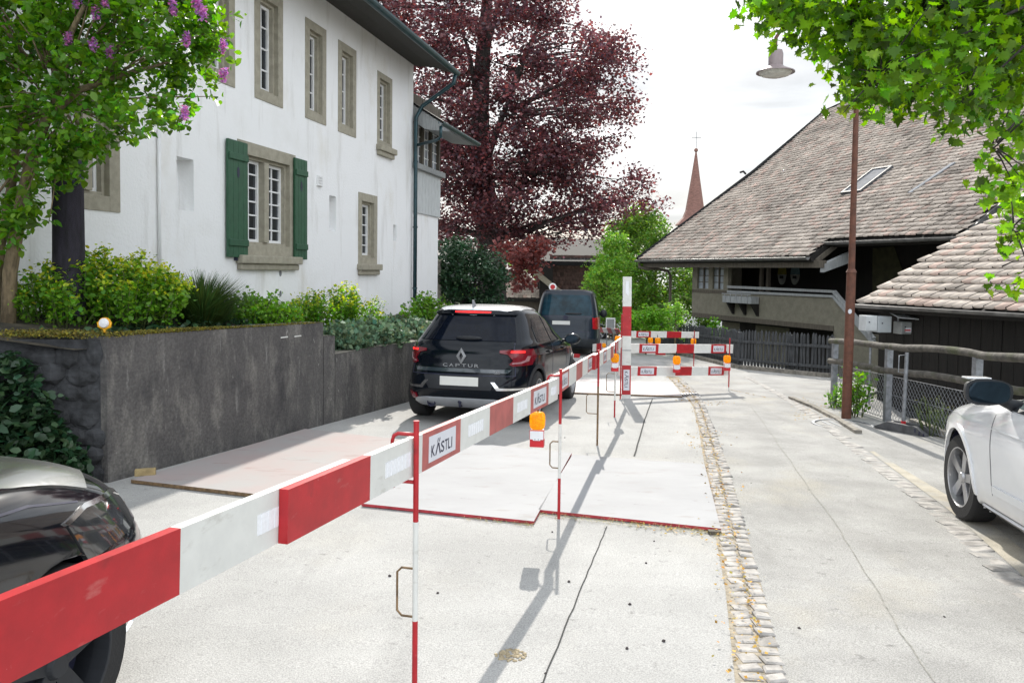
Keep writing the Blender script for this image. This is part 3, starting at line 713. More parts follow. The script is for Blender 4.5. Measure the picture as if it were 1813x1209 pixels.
# ================================================================== HOUSE
HU = Vector((.2241, .9746, 0)); HN = Vector((.9746, -.2241, 0)); UP = Vector((0,0,1))
HO = Vector((.23*19.6-7.03, 19.6, 0))
def huz(px, py, out=0.0):
    p = onplane(px, py, HO+HN*out, HN); return (p-HO).dot(HU), p.z
def HP(u, out, z): return HO + HU*u + HN*out + UP*z
HAX = (HU, HN, UP)
def hbox(mb, u0, u1, o0, o1, z0, z1, mi=0):
    return mb.box(HP((u0+u1)/2, (o0+o1)/2, (z0+z1)/2), (u1-u0, o1-o0, z1-z0), HAX, mi)
uC = huz(731, 300)[0]
house = thing('house', HP(uC, 0, .5), 'white plastered old house with green shutters and dark overhanging eave', 'house')
wins = []
def rect(tl, br, right_top=None):
    u0, z1 = huz(*tl); u1, z0 = huz(*br); return [u0, u1, z0, z1]
w2 = rect((450,-20),(500,188)); w3 = rect((540,30),(576.5,223)); w4 = rect((598.5,72),(629.5,249)); w5 = rect((668,125),(693,268))
w2[2] = w3[2]; w2[3] = w3[3] + .02; w4[2] = w3[2]-.01; w4[3] = w3[3]-.02
w1 = rect((362,-60),(415,155)); w1[2] = w3[2]+.02; w1[3] = w3[3]+.04
wm = [huz(420,300)[0], huz(522,300)[0], huz(430,455)[1], huz(424,247)[1]]
wr = [huz(634,400)[0], huz(667,400)[0], huz(650,470)[1], huz(635,340)[1]]
wl_ = [huz(100,300)[0], huz(211,300)[0], huz(212,377)[1], huz(212,160)[1]]
n1 = [huz(313,320)[0], huz(343,320)[0], huz(314,371)[1], huz(314,277)[1]]
n2 = [huz(583,380)[0], huz(595,380)[0], huz(583,408)[1], huz(583,346)[1]]
n3 = [huz(696.5,410)[0], huz(702,410)[0], huz(697,426)[1], huz(697,398)[1]]
zt = huz(735,112)[1]; U0 = uC - 16.5
holes = []
for w in (w1,w2,w3,w4,w5,wm,wr,wl_): holes.append([w[0]+.03, w[1]-.03, w[2]+.03, w[3]-.03])
holes += [n1,n2,n3]
us = sorted({U0, uC} | {h[0] for h in holes} | {h[1] for h in holes}); zs = sorted({-.5, zt} | {h[2] for h in holes} | {h[3] for h in holes})
mb = MB()
for a, b in zip(us[:-1], us[1:]):
    for c, d in zip(zs[:-1], zs[1:]):
        m_ = ((a+b)/2, (c+d)/2)
        if any(h[0] < m_[0] < h[1] and h[2] < m_[1] < h[3] for h in holes): continue
        mb.add([HP(a,0,c), HP(b,0,c), HP(b,0,d), HP(a,0,d)], [(0,1,2,3)])
for i, h in enumerate(holes):
    dp = -.36 if i < 8 else -.24
    q = [(h[0],h[2]),(h[1],h[2]),(h[1],h[3]),(h[0],h[3])]
    for j in range(4):
        a, b = q[j], q[(j+1) % 4]
        mb.add([HP(a[0],0,a[1]), HP(b[0],0,b[1]), HP(b[0],dp,b[1]), HP(a[0],dp,a[1])], [(0,1,2,3)])
    mb.add([HP(a_,dp,z_) for a_, z_ in q], [(0,1,2,3)])
mb.add([HP(U0,0,-.5),HP(U0,-8,-.5),HP(U0,-8,zt),HP(U0,0,zt)], [(0,1,2,3)])
mb.add([HP(uC,0,-.5),HP(uC,-8,-.5),HP(uC,-8,zt),HP(uC,0,zt)], [(0,1,2,3)])
mb.add([HP(U0,-8,-.5),HP(uC,-8,-.5),HP(uC,-8,zt),HP(U0,-8,zt)], [(0,1,2,3)])
mb.build('wall', M['plaster'], house, fixn=False)

def window(w, s=.16, lights=1, cols=2, rows=4, sill=False, inner_step=True, dep=.13, sashw=.05, mull=.14):
    fm = MB(); u0, u1, z0, z1 = w
    def ringb(mb, a0, a1, b0, b1, t, o0, o1):
        hbox(mb, a0, a0+t, o0, o1, b0, b1); hbox(mb, a1-t, a1, o0, o1, b0, b1)
        hbox(mb, a0+t, a1-t, o0, o1, b0, b0+t); hbox(mb, a0+t, a1-t, o0, o1, b1-t, b1)
    ringb(fm, u0, u1, z0, z1, s, -.33, .016)
    if inner_step: ringb(fm, u0+s-.002, u1-s+.002, z0+s-.002, z1-s+.002, .05, -.33, -.06)
    i0, i1, j0, j1 = u0+s+.048, u1-s-.048, z0+s+.048, z1-s-.048
    spans = [(i0, i1)]
    if lights == 2:
        c = (i0+i1)/2; hbox(fm, c-mull/2, c+mull/2, -.33, -.02, j0, j1); spans = [(i0, c-mull/2), (c+mull/2, i1)]
    f = fm.build('window', M['sandstone'], house, bevel=.006)
    for a, b in spans:
        sm = MB(); ringb(sm, a-.004, b+.004, j0-.004, j1+.004, sashw, -dep-.04, -dep)
        for k in range(1, cols): x = a+(b-a)*k/cols; hbox(sm, x-.012, x+.012, -dep-.03, -dep-.008, j0+sashw, j1-sashw)
        for k in range(1, rows): z = j0+(j1-j0)*k/rows; hbox(sm, a+sashw, b-sashw, -dep-.032, -dep-.010, z-.012, z+.012)
        sm.build('sash', M['sash'], f)
        g = MB(); hbox(g, a, b, -dep-.045, -dep-.034, j0, j1); g.build('glass', M['glass'], f)
    if sill:
        so = MB(); t = .10 if sill is True else sill
        hbox(so, u0-.06, u1+.06, .0, .13, z0-.10, z0+.03); hbox(so, u0-.02, u1+.02, .0, .08, z0-.2, z0-.10)
        so.build('sill', M['sandstone'], f, bevel=.02)
    return f
window(w1); window(w2); window(w3); window(w4); window(w5, s=.13, sill=True, rows=5)
window(wm, s=.20, lights=2, rows=6, sill=True)
window(wr, s=.17, rows=5, sill=True, dep=.12)
window(wl_, s=.18, lights=2, rows=4)
# shutters on the large lower window
for (pa, pb, lb) in (((402,300),(437,300),0), ((521,300),(542.5,300),1)):
    u0, u1 = huz(*pa, .05)[0], huz(*pb, .05)[0]; z0, z1 = huz(421,458)[1], huz(421,252)[1]
    sh = MB(); nb = 4
    for k in range(nb):
        a = u0+(u1-u0)*k/nb; b = u0+(u1-u0)*(k+1)/nb; hbox(sh, a+.002, b-.002, .03, .07, z0+.02, z1)
    s_ = sh.build('shutter', M['shutter'], house, bevel=.004)
    for zz in (z0+.24, z1-.24):
        q = MB(); hbox(q, u0+.01, u1-.01, .071, .095, zz-.05, zz+.05); q.build('batten', M['shutter'], s_, bevel=.008)
    q = MB(); c = HP((u0+u1)/2, .0712, z1-.47)
    q.prism([c+HU*(.035*math.cos(t))+UP*(.085*math.sin(t)) for t in np.linspace(0, 2*math.pi, 16)[:-1]], HN*.002); q.build('peephole', M['ink'], s_)
    q = MB(); hbox(q, (u0+u1)/2-.02, (u0+u1)/2+.02, .0, .05, z0-.03, z0+.02); q.build('latch', M['ink'], s_)
# small wall details
q = MB(); a = huz(560,310); b = huz(569,331); hbox(q, a[0], b[0], .0, .03, b[1], a[1])
for k in range(4): z = b[1]+(a[1]-b[1])*(k+.5)/4; hbox(q, a[0]+.03, b[0]-.03, .03, .045, z-.02, z+.01)
q.build('vent', M['sash'], house)
for px, py in ((496,484),(496,520)):
    q = MB(); u, z = huz(px, py); q.prism([HP(u+.03*math.cos(t), .0, z+.05*math.sin(t)) for t in np.linspace(0, 6.283, 13)[:-1]], HN*.012); q.build('wall_outlet', M['galv'], house)
q = MB(); u, z = huz(277,230); u2, z2 = huz(275,520)
q.tube([HP(u,.035,z), HP(u,.035,z2)], .022, 8); q.build('wall_pipe', M['sash'], house, smooth=True)
q = MB(); a = huz(462,540); b = huz(486,562); hbox(q, a[0], b[0], .0, .2, b[1]-.3, a[1]); q.build('utility_box', M['box_gray'], house, bevel=.01)

# roof, soffit, gutter
uE = huz(800,140,.95)[0]; zg = onplane(812,141,HO+HN*.95,HN).z
ov = .95
r = MB()
prof = [(ov, zg+.02), (ov, zg+.10), (-6.5, zg+.10+7.45*.75), (-6.5, zg-.2+7.45*.75), (-.25, zt+.10), (-.25, zt-.05), (.45, zt-.13)]
r.prism([HP(U0-1, o, z) for o, z in prof], HU*(uE-U0+1.0)); roof = r.build('roof', M['soffit'], house)
t = MB()                                               # tiles on the slope (hardly visible)
for k in range(20):
    o0 = ov+.06-.36*k; z0 = zg+.13+.27*k
    t.prism([HP(U0-1, o0, z0), HP(U0-1, o0, z0+.03), HP(U0-1, o0-.4, z0+.33), HP(U0-1, o0-.4, z0+.29)], HU*(uE-U0+1.03))
t.build('roof_tiles', M['tilebrown'], roof)
g = MB(); n = 9; ring = []
for k in range(n): th = math.pi*k/(n-1); ring.append((ov+.10-.085*math.cos(th), zg+.06-.10*math.sin(th)))
ring += [(o+(.012 if o > ov+.10 else -.012)*-1, z+.004) for o, z in ring[::-1]]
g.prism([HP(U0-1, o, z) for o, z in ring], HU*(uE-U0+1.12)); g.build('gutter', M['gutter'], house)
g = MB(); cE = HP(uE-.06, ov+.10, zg-.05)
k1 = HP(uE-.1, ov+.08, zg-.25); uD = huz(729,300)[0]; k2 = HP(uD+.12, .22, huz(738,192)[1]); k3 = HP(uD, .10, huz(738,205)[1]-.12)
g.tube([cE, k1, k1.lerp(k2,.1), k2, k3, HP(uD,.10,3.), HP(uD,.10,.4)], .05, 10); g.build('downpipe', M['gutter'], house, smooth=True)
for zz in (1.2, 2.7, 4.3):
    q = MB(); q.tube([HP(uD,.10,zz-.02), HP(uD,.10,zz+.02)], .062, 10); q.build('pipe_clip', M['gutter'], house)

# annex with boarded gallery at the far corner
u1a = huz(774,400,-.10)[0]; zA = huz(745,362,-.1)[1]; zB = huz(745,305,-.1)[1]; zC = huz(745,232,-.1)[1]
m_ = MB(); hbox(m_, uC, u1a-.05, -3.5, -.06, -.5, zA); m_.build('annex_wall', M['plaster'], house)
m_ = MB(); nb = 9
for k in range(nb):
    a = uC+.02+(u1a-uC)*k/nb; hbox(m_, a, a+(u1a-uC)/nb-.012, -.06, -.015, zA-.25, zB)
hbox(m_, uC, u1a, -3.5, -.065, zA-.2, zB)
m_.build('gallery_boards', pm('timber_pale', (.52,.54,.54), .8, var=.15, scale=7, stretch=(6,6,.6), bump=.2), house)
m_ = MB(); hbox(m_, uC-.02, u1a+.10, -.2, .10, zB, zB+.14); m_.build('gallery_sill', M['timber_gray'], house, bevel=.015)
m_ = MB(); 
for x in (uC+.06, uC+(u1a-uC)*.36, uC+(u1a-uC)*.66, u1a-.08): hbox(m_, x-.06, x+.06, -.16, -.02, zB+.14, zC+.75)
hbox(m_, uC, u1a, -.15, -.03, zC+.55, zC+.8)
gf = m_.build('gallery_frame', M['wood_mid'], house)
m_ = MB(); hbox(m_, uC+.12, u1a-.14, -.12, -.10, zB+.14, zC+.55); m_.build('glass', M['glasslit'], gf)
m_ = MB()
for k in range(1, 6): z = zB+.14+(zC+.55-zB-.14)*k/6; hbox(m_, uC+.12, u1a-.14, -.10, -.08, z-.012, z+.012)
for k in range(1, 8): x = uC+.12+(u1a-uC-.26)*k/8; hbox(m_, x-.012, x+.012, -.098, -.078, zB+.14, zC+.55)
m_.build('sash', M['sash'], gf)
zR0 = huz(742,180,0)[1]; pR = onplane(838,262,HO+HN*.9,HN); uR = (pR-HO).dot(HU); zR1 = pR.z
m_ = MB(); pr = [(.95, zR1+.05), (.95, zR1+.13), (-3.4, zR1+.13+4.35*.62), (-3.4, zR1-.05+4.35*.62), (-.1, zR1+.40), (.3, zR1+.13)]
m_.prism([HP(uC+.05, o, z) for o, z in pr], HU*(uR-uC-.05)); ar = m_.build('annex_roof', M['timber_gray'], house)
m_ = MB(); m_.prism([HP(uC+.02, .98, zR1+.135), HP(uC+.02, .98, zR1+.175), HP(uC+.02, -3.4, zR1+.175+4.4*.62), HP(uC+.02, -3.4, zR1+.135+4.4*.62)], HU*(uR-uC+.1)); m_.build('roof_tiles', M['tilebrown'], ar)
g = MB(); ring = []
for k in range(n): th = math.pi*k/(n-1); ring.append((1.03-.075*math.cos(th), zR1+.12-.09*math.sin(th)))
ring += [(o-(.01 if o > 1.03 else -.01), z+.004) for o, z in ring[::-1]]
ug = huz(775,215,.95)[0]
g.prism([HP(min(ug, uR-.6), o, z) for o, z in ring], HU*(uR+.05-min(ug, uR-.6))); g.build('annex_gutter', M['gutter'], house)
g = MB(); q0 = HP(min(ug, uR-.6)+.08, 1.0, zR1+.02); q1 = HP(uD+.05, .14, zB+.55)
g.tube([q0, q0-UP*.25, q0.lerp(q1,.15)-UP*.25, q1], .038, 8); g.build('annex_downpipe', M['gutter'], house, smooth=True)

# stone pillar past the annex
o = thing('gate_pillar', A(773, 560, 23), 'grey stone pillar standing past the far corner of the white house', 'pillar')
p = A(774, 500, 23); m_ = MB(); m_.box((p.x, p.y, p.z-.4), (.24, .4, 2.0)); m_.build('shaft', M['wall_top'], o)
m_ = MB(); m_.box((p.x, p.y, p.z+.64), (.32, .5, .1)); m_.build('cap', M['sandstone'], o, bevel=.01)

# ================================================================== RETAINING WALL AND GARDEN
RW = [Vector(q) for q in ((-3.52,6.90,0), (-2.97,8.55,0), (-2.42,10.2,0))]
wall = thing('retaining_wall', (-3.52, 6.9, gz(0,6.9)), 'dark stained concrete retaining wall below the garden, stepping down behind the car', 'retaining wall')
def wallrun(P, tops, th, name, mat, capmat=None, capname=None):
    mb = MB(); n = len(P); L = []; Rr = []
    for i in range(n):
        t = (P[min(i+1,n-1)]-P[max(i-1,0)]).normalized(); nn = Vector((-t.y, t.x, 0))
        L.append(P[i]); Rr.append(P[i]+nn*th)
    for i in range(n-1):
        a, b, c, d = L[i], L[i+1], Rr[i+1], Rr[i]
        za, zb_ = tops[i], tops[i+1]; zl = -1.2
        vs = [(q.x,q.y,zl) for q in (a,b,c,d)] + [(a.x,a.y,za),(b.x,b.y,zb_),(c.x,c.y,zb_),(d.x,d.y,za)]
        fs = [(0,1,5,4),(2,3,7,6),(4,5,6,7)]
        if i == 0: fs.append((3,0,4,7))
        if i == n-2: fs.append((1,2,6,5))
        mb.add(vs, fs)
    o = mb.build(name, mat, wall, fixn=True)
    if capname:
        mb = MB()
        for i in range(n-1):
            a, b, c, d = L[i], L[i+1], Rr[i+1], Rr[i]; za, zb_ = tops[i]+.004, tops[i+1]+.004
            k = 6
            for j in range(k):
                f0, f1 = j/k, (j+1)/k
                mb.add([tuple(a.lerp(b,f0))[:2]+(za+(zb_-za)*f0+random.uniform(0,.004),), tuple(a.lerp(b,f1))[:2]+(za+(zb_-za)*f1+random.uniform(0,.004),), tuple(d.lerp(c,f1))[:2]+(za+(zb_-za)*f1,), tuple(d.lerp(c,f0))[:2]+(za+(zb_-za)*f0,)], [(0,1,2,3)])
        mb.build(capname, M['wall_top'], wall, fixn=False)
    return o
wallrun(RW, [1.04, 1.0, .96], .32, 'wall_section', M['wall_old'], capname='wall_cap')
wallrun([Vector((-2.415,10.215,0)), Vector((-2.33,10.47,0))], [.78,.77], .30, 'wall_step', M['wall_old'], capname='wall_cap')
PC = [Vector(q) for q in ((-2.325,10.485,0),(-2.02,11.4,0),(-1.66,12.5,0),(-1.25,14.0,0),(-.80,16.0,0),(-.30,18.5,0),(.1,21,0))]
wallrun(PC, [.52,.52,.50,.46,.38,.28,.18], .34, 'low_wall_section', M['wall_old'], capname='wall_cap')
for k, (px, py) in enumerate(((503,597),(527,595))):
    n_ = Vector((.949,-.316,0)); p = onplane(px, py, RW[0], n_); t = Vector((.316,.949,0))
    mb = MB(); mb.box(p+n_*.003, (.14,.006,.014), (t,n_,UP)); mb.build('paint_mark', M['white'], wall)
# rubble end of the wall, running back towards the house
rub = thing('rubble_wall', (-4.1, 7.05, gz(0,7)), 'rough dark stone end of the terrace wall, overgrown with leaves at the bottom', 'stone wall')
mb = MB(); ea, eb = Vector((-3.53,6.92,0)), Vector((-6.4,6.55,0)); t = (eb-ea).normalized(); nn = Vector((t.y,-t.x,0))
nn = nn if nn.y < 0 else -nn
mb.box((ea+eb)/2-nn*.2+UP*.02, ((eb-ea).length, .38, 1.98), (t, nn, UP)); mb.build('core', M['rock'], rub)
mb = MB()
for i in range(15):
    for j in range(7):
        c = ea + t*(.12+.2*i+random.uniform(-.05,.05)+(.1 if j % 2 else 0)) + nn*.0 + UP*(-.18+.175*j+random.uniform(-.03,.03))
        mb.blob(c+nn*-.02, (random.uniform(.10,.15), random.uniform(.03,.06), random.uniform(.08,.11)), 9, 6, .12)
mb.build('stones', M['rock'], rub)
# raised beds
mb = MB(); ys_ = np.arange(6.75, 23, .35); vs = []; nc = 12
def bedz(y): return .93 - .42*sst((y-9.9)/1.2) + .0*y
for y in ys_:
    xw = float(np.interp(y, [6.75,6.9,10.2,10.47,11.4,12.5,14,16,18.5,21,23], [-3.72,-3.7,-2.66,-2.6,-2.25,-1.9,-1.5,-1.05,-.55,-.15,.1]))
    for i in range(nc):
        x = xw + (-9-xw)*(i/(nc-1))**1.3
        z = bedz(y) + .22*sst((xw-x)/1.6)*(1 if y < 10.5 else .4) + random.uniform(-.02,.02); vs.append((x, y, z))
mb.add(vs, [(j*nc+i, j*nc+i+1, (j+1)*nc+i+1, (j+1)*nc+i) for j in range(len(ys_)-1) for i in range(nc-1)])
meta(mb.build('garden_bed', M['soil'], smooth=True, fixn=False), kind='structure')
# moss on the wall top
def onwall(t, off, z): 
    p = RW[0].lerp(RW[2], t); n_ = Vector((-.949,.316,0)); return p + n_*off + UP*(1.04-.08*t+z)
pts = []
for c_, n_, sx_ in ((.16,2600,.07),(.30,2600,.06),(.44,1200,.05),(.60,700,.06),(.78,500,.08),(.92,300,.05),(.06,700,.04)):
    for _ in range(n_):
        t = c_+random.gauss(0, sx_); o_ = abs(random.gauss(0,.10))-.012
        if 0 < t < 1: p = onwall(t, min(.33,o_), .004+.022*random.random()*math.exp(-((t-.28)/.25)**2)); pts.append(tuple(p))
for _ in range(2600):
    pts.append((random.gauss(-4.05,.28), random.gauss(6.98,.10), 1.03+.05*random.random()))
o = leaves('moss', np.array(pts), .022, OVATE, M['moss'], droop=-.3, shade=(.5,1.3)); meta(o, kind='stuff')
# spotlight lamp standing on the wall corner
p = A(185, 589, 7.0); o = thing('wall_lamp', p, 'small yellow lamp with round white lens on the corner of the retaining wall', 'warning lamp')
mb = MB(); c = p+UP*.085
mb.tube([p, p+UP*.03], .012, 8); mb.tube([c+Vector((-.055,0,.01)), c+Vector((-.05,0,-.03)), c+Vector((0,0,-.055)), c+Vector((.05,0,-.03)), c+Vector((.055,0,.01))], .012, 8); mb.build('yoke', M['yellow'], o, smooth=True)
mb = MB(); mb.lathe([(.0,.02),(.044,.02),(.044,-.012),(.036,-.024),(0,-.03)], c, 20, 'Y'); mb.build('lens', M['lampwhite'], o, smooth=True, auto=40)
mb = MB(); mb.lathe([(.045,.021),(.05,.021),(.05,-.008),(.045,-.008)], c, 20, 'Y'); mb.build('lens_ring', M['yellow'], o)
# dark post in front of the house
o = thing('garden_post', A(120, 470, 7.9), 'dark thick wooden post with a metal collar against the white house', 'post')
a, b = A(122,470,7.9)-UP*.5, A(120,296,7.9)
mb = MB(); mb.tube([a, a.lerp(b,.5), b], [.155,.145,.14], 14); mb.build('shaft', M['post_dark'], o, smooth=True, auto=50)
mb = MB(); c = A(120,312,7.9); mb.tube([c-UP*.04, c+UP*.03], .155, 14); mb.tube([c+Vector((.1,-.12,-.02)), c+Vector((.14,-.14,-.1)), c+Vector((.2,-.14,-.08))], .015, 6); mb.build('collar', M['ink'], o, smooth=True, auto=50)
mb = MB(); mb.tube([b, b+UP*.06], [.16,.15], 14); mb.build('cap', M['ink'], o, smooth=True, auto=50)

# ------------------------------------------------------------------ garden plants
def bush(name, label, cat, base, rx, ry, h, nstem, per, leaf, mat, tmpl=OVATE, tip=None, group=None, droop=-.2, sp=.05):
    """upright leafy stems from a patch; base: world point at ground"""
    root = thing(name, base, label, cat, group); base = Vector(base)
    mb = MB(); C = []; T = []
    for _ in range(nstem):
        a = random.uniform(0, 6.283); q = math.sqrt(random.random()); ox, oy = q*rx*math.cos(a), q*ry*math.sin(a)
        hh = h*(1-.45*q*q)*random.uniform(.75, 1.12); b0 = base+Vector((ox*.75, oy*.75, -.05)); b1 = base+Vector((ox*1.15+random.gauss(0,.05), oy*1.15+random.gauss(0,.05), hh))
        mb.tube([b0, b0.lerp(b1,.5)+Vector((random.gauss(0,.02),random.gauss(0,.02),0)), b1], [.008,.006,.003], 5)
        for k in range(per):
            t = .25+.75*random.random()**.7; p = b0.lerp(b1, t); C.append(tuple(p+Vector((random.gauss(0,sp),random.gauss(0,sp),random.gauss(0,sp*.6)))))
        if tip:
            for k in range(tip): T.append(tuple(b1+Vector((random.gauss(0,sp*.9),random.gauss(0,sp*.9),random.gauss(0.01,sp*.7)))))
    mb.build('stems', M['stem'], root, smooth=True)
    leaves('foliage', np.array(C), leaf, tmpl, mat, root, droop=droop)
    if T: leaves('flower_heads', np.array(T), leaf*.75, tmpl, pm('euphorbia_head', (.42,.48,.04), .6, attr=True, transl=.45), root, droop=0, shade=(.7,1.3))
    return root
def gp(px, Y, z): p = A(px, 500, Y); return Vector((p.x, p.y, z))
bush('spurge_bush', 'tall sunlit spurge with yellow green heads above the retaining wall corner', 'shrub', gp(215,8.25,1.0), .60, .5, .74, 75, 70, .055, M['euph'], tip=26, group='garden shrubs')
bush('spurge_bush', 'shaded spurge at the left, between the dark post and the tree trunk', 'shrub', gp(110,7.9,1.05), .45, .45, .62, 50, 60, .055, M['euph'], tip=10, group='garden shrubs')
bush('spurge_bush', 'lone rounded spurge in front of the white wall, right of the shuttered window', 'shrub', gp(598,13.2,.48), .72, .6, .86, 75, 60, .06, M['euph'], tip=14, group='garden shrubs')
def tuft(name, label, cat, base, r, h, nb, mat, spreadf=.5):
    base = Vector(base); root = thing(name, base, label, cat); n = nb
    az = rng.uniform(0, 6.283, n); q = np.sqrt(rng.uniform(0, 1, n)); el = np.pi/2 - q*spreadf*rng.uniform(.6, 1.4, n)
    ca, sa, ce, se = np.cos(az), np.sin(az), np.cos(el), np.sin(el)
    X = np.stack([ca*ce, sa*ce, se], 1); Y = np.stack([-sa, ca, np.zeros(n)], 1); Z = np.cross(X, Y)
    P = np.array(base) + np.stack([ca*q*r*.35, sa*q*r*.35, np.zeros(n)], 1)
    leaves('blades', P, h, (BLADE[0]*np.array([1,.55,2.2]), BLADE[1]), mat, root, rots=np.stack([X, Y, Z], 2)); return root
tuft('ornamental_grass', 'fine dense dome of ornamental grass beside the big spurge', 'ornamental grass', gp(357,9.1,.96), .5, .52, 3000, M['grass'], .95)
bush('low_shrub', 'low feathery green shrub along the wall top right of the grass dome', 'shrub', gp(440,9.9,.9), .55, .35, .42, 90, 40, .05, M['euph'], tmpl=LEAF, droop=-.5, sp=.06)
for k, (px, Y, zz, lab) in enumerate(((600,11.5,.42,'silvery sage nearest the stepped end of the retaining wall'), (655,12.3,.44,'pale sage in the middle of the low wall, below the lone spurge'), (712,13.6,.42,'grey green sage farthest along the low wall, beside the dark car'))):
    bush('sage_bush', lab, 'shrub', gp(px,Y,zz), .5, .55, .45, 70, 30, .075, M['sage'], tmpl=LEAF, group='sage along the low wall', droop=-.6, sp=.045)
bush('dark_shrub', 'small dark leafy shrub at the foot of the white house corner', 'shrub', gp(752,17.5,.4), .5, .5, .75, 45, 30, .08, M['euph'], tmpl=LEAF, droop=-.3)
# low cover along the beds
pts = []
for _ in range(2600):
    y = random.uniform(7.0, 17); xw = float(np.interp(y, [6.9,10.2,12.5,16,18.5], [-3.8,-2.8,-2.0,-1.15,-.6]))
    x = xw - abs(random.gauss(0,.5)); pts.append((x, y, bedz(y)+.03+.1*random.random()))
o = leaves('ground_cover', np.array(pts), .07, OVATE, M['darkleaf'], droop=-.3, shade=(.7,2.2)); meta(o, kind='stuff')
# shady weeds on the bank at the far left
pts = []
for _ in range(3600):
    y = 6.80-random.random()*.24; x = -3.62-random.random()*1.7; pts.append((x, y, gz(x,y)+1.15*random.random()**1.1*min(1,(-3.5-x)*1.6)))
for _ in range(3600):
    y = random.uniform(4.2, 6.8); x = -3.55-random.random()**1.3*2.4-(6.8-y)*.12
    z = gz(x,y) + max(0, (-3.5-x))*.28 + .75*random.random()**1.6*(1 if x < -3.8 else .4); pts.append((x, y, z))
o = leaves('weeds', np.array(pts), .085, OVATE, M['darkleaf'], droop=.1, shade=(.5,1.8)); meta(o, kind='stuff')
mb = MB(); vs = []
bx = np.arange(-8,-3.4,.4); by = np.arange(3.0,7.1,.4)
for y in by:
    for x in bx: vs.append((x, y, gz(x,y)-.02+max(0,(-3.6-x))*.3))
k_ = len(bx); mb.add(vs, [(j*k_+i, j*k_+i+1, (j+1)*k_+i+1, (j+1)*k_+i) for j in range(len(by)-1) for i in range(k_-1)])
meta(mb.build('grass_bank', M['soil'], smooth=True, fixn=False), kind='structure')

# ------------------------------------------------------------------ lilac
lil = thing('lilac_tree', A(14, 545, 7.5), 'lilac tree with purple flower clusters and leaning brown trunk at the left edge', 'tree')
mb = MB(); P = lambda x, y, d: A(x, y, d)
mb.tube([A(12,560,7.5)-UP*.3, P(18,480,7.5), P(38,360,7.45), P(58,270,7.4), P(85,205,7.35), P(112,175,7.3)], [.07,.064,.056,.05,.046,.042], 10)
mb.tube([A(-10,560,7.6)-UP*.3, P(0,440,7.6), P(22,320,7.6), P(30,240,7.7), P(40,160,7.7)], [.05,.045,.04,.035,.03], 8)
mb.tube([P(100,185,7.3), P(98,130,7.3), P(120,70,7.3), P(150,10,7.2)], [.04,.035,.03,.02], 8)
mb.tube([P(85,205,7.35), P(140,160,7.3), P(210,135,7.3), P(300,110,7.3)], [.045,.032,.022,.01], 8)
mb.build('trunk', M['bark'], lil, smooth=True)
poly = [(-120,-120),(330,-120),(375,0),(402,60),(396,120),(370,165),(335,180),(300,222),(262,205),(235,240),(190,245),(150,270),(120,235),(60,245),(40,300),(95,300),(110,330),(60,350),(30,430),(-20,450),(-60,300)]
cl = np.concatenate([clumps_in(poly, 7.5, .7, 300), clumps_in([(40,240),(165,235),(160,300),(95,325),(70,400),(30,430)], 7.2, .3, 16)]); pp, tw = spray(cl, .20, 56, 6)
leaves('crown', pp, .076, OVATE, M['lilacleaf'], lil, droop=.4, shade=(.55,1.6))
mb = MB()
for p in tw[::22]:
    limb(mb, A(110,180,7.35).lerp(Vector(p), .35), p, .012, .003, .1, 4, 5)
mb.build('twigs', M['bark'], lil, smooth=True)
fl_ = [(135,2),(185,4),(170,22),(120,70),(165,80),(193,90),(306,14),(330,70),(352,12),(360,25),(395,82),(396,133),(326,200),(345,0)]
for k, (x, y) in enumerate(fl_):
    c = A(x, y, 6.75 + .25*random.random()); n = 110; q = np.array(c) + np.clip(rng.normal(size=(n,3)),-1.7,1.7)*np.array([.018,.018,.034])
    leaves('flower_cluster', q, .026, LEAF, M['lilacfl'], lil, droop=0)

# ================================================================== BARN
BD = Vector((.367, -.930, 0)).normalized(); BN = Vector((-BD.y*-1, 0, 0)); BN = Vector((BD.y, -BD.x, 0))
if BN.x > 0: BN = -BN
BO = A(1475, 540, 22.0); BO.z = 0
BAX = (BD, BN, UP)
def buz(px, py, out=0.0):
    p = onplane(px, py, BO+BN*out, BN); return (p-BO).dot(BD), p.z
def BP(u, out, z): return BO + BD*u + BN*out + UP*z
def bbox(mb, u0, u1, o0, o1, z0, z1, mi=0):
    return mb.box(BP((u0+u1)/2, (o0+o1)/2, (z0+z1)/2), (abs(u1-u0), abs(o1-o0), abs(z1-z0)), BAX, mi)
def bpoly(pix, out): return [BP(*((lambda q: (q[0], out, q[1]))(buz(x, y, out)))) for x, y in pix]

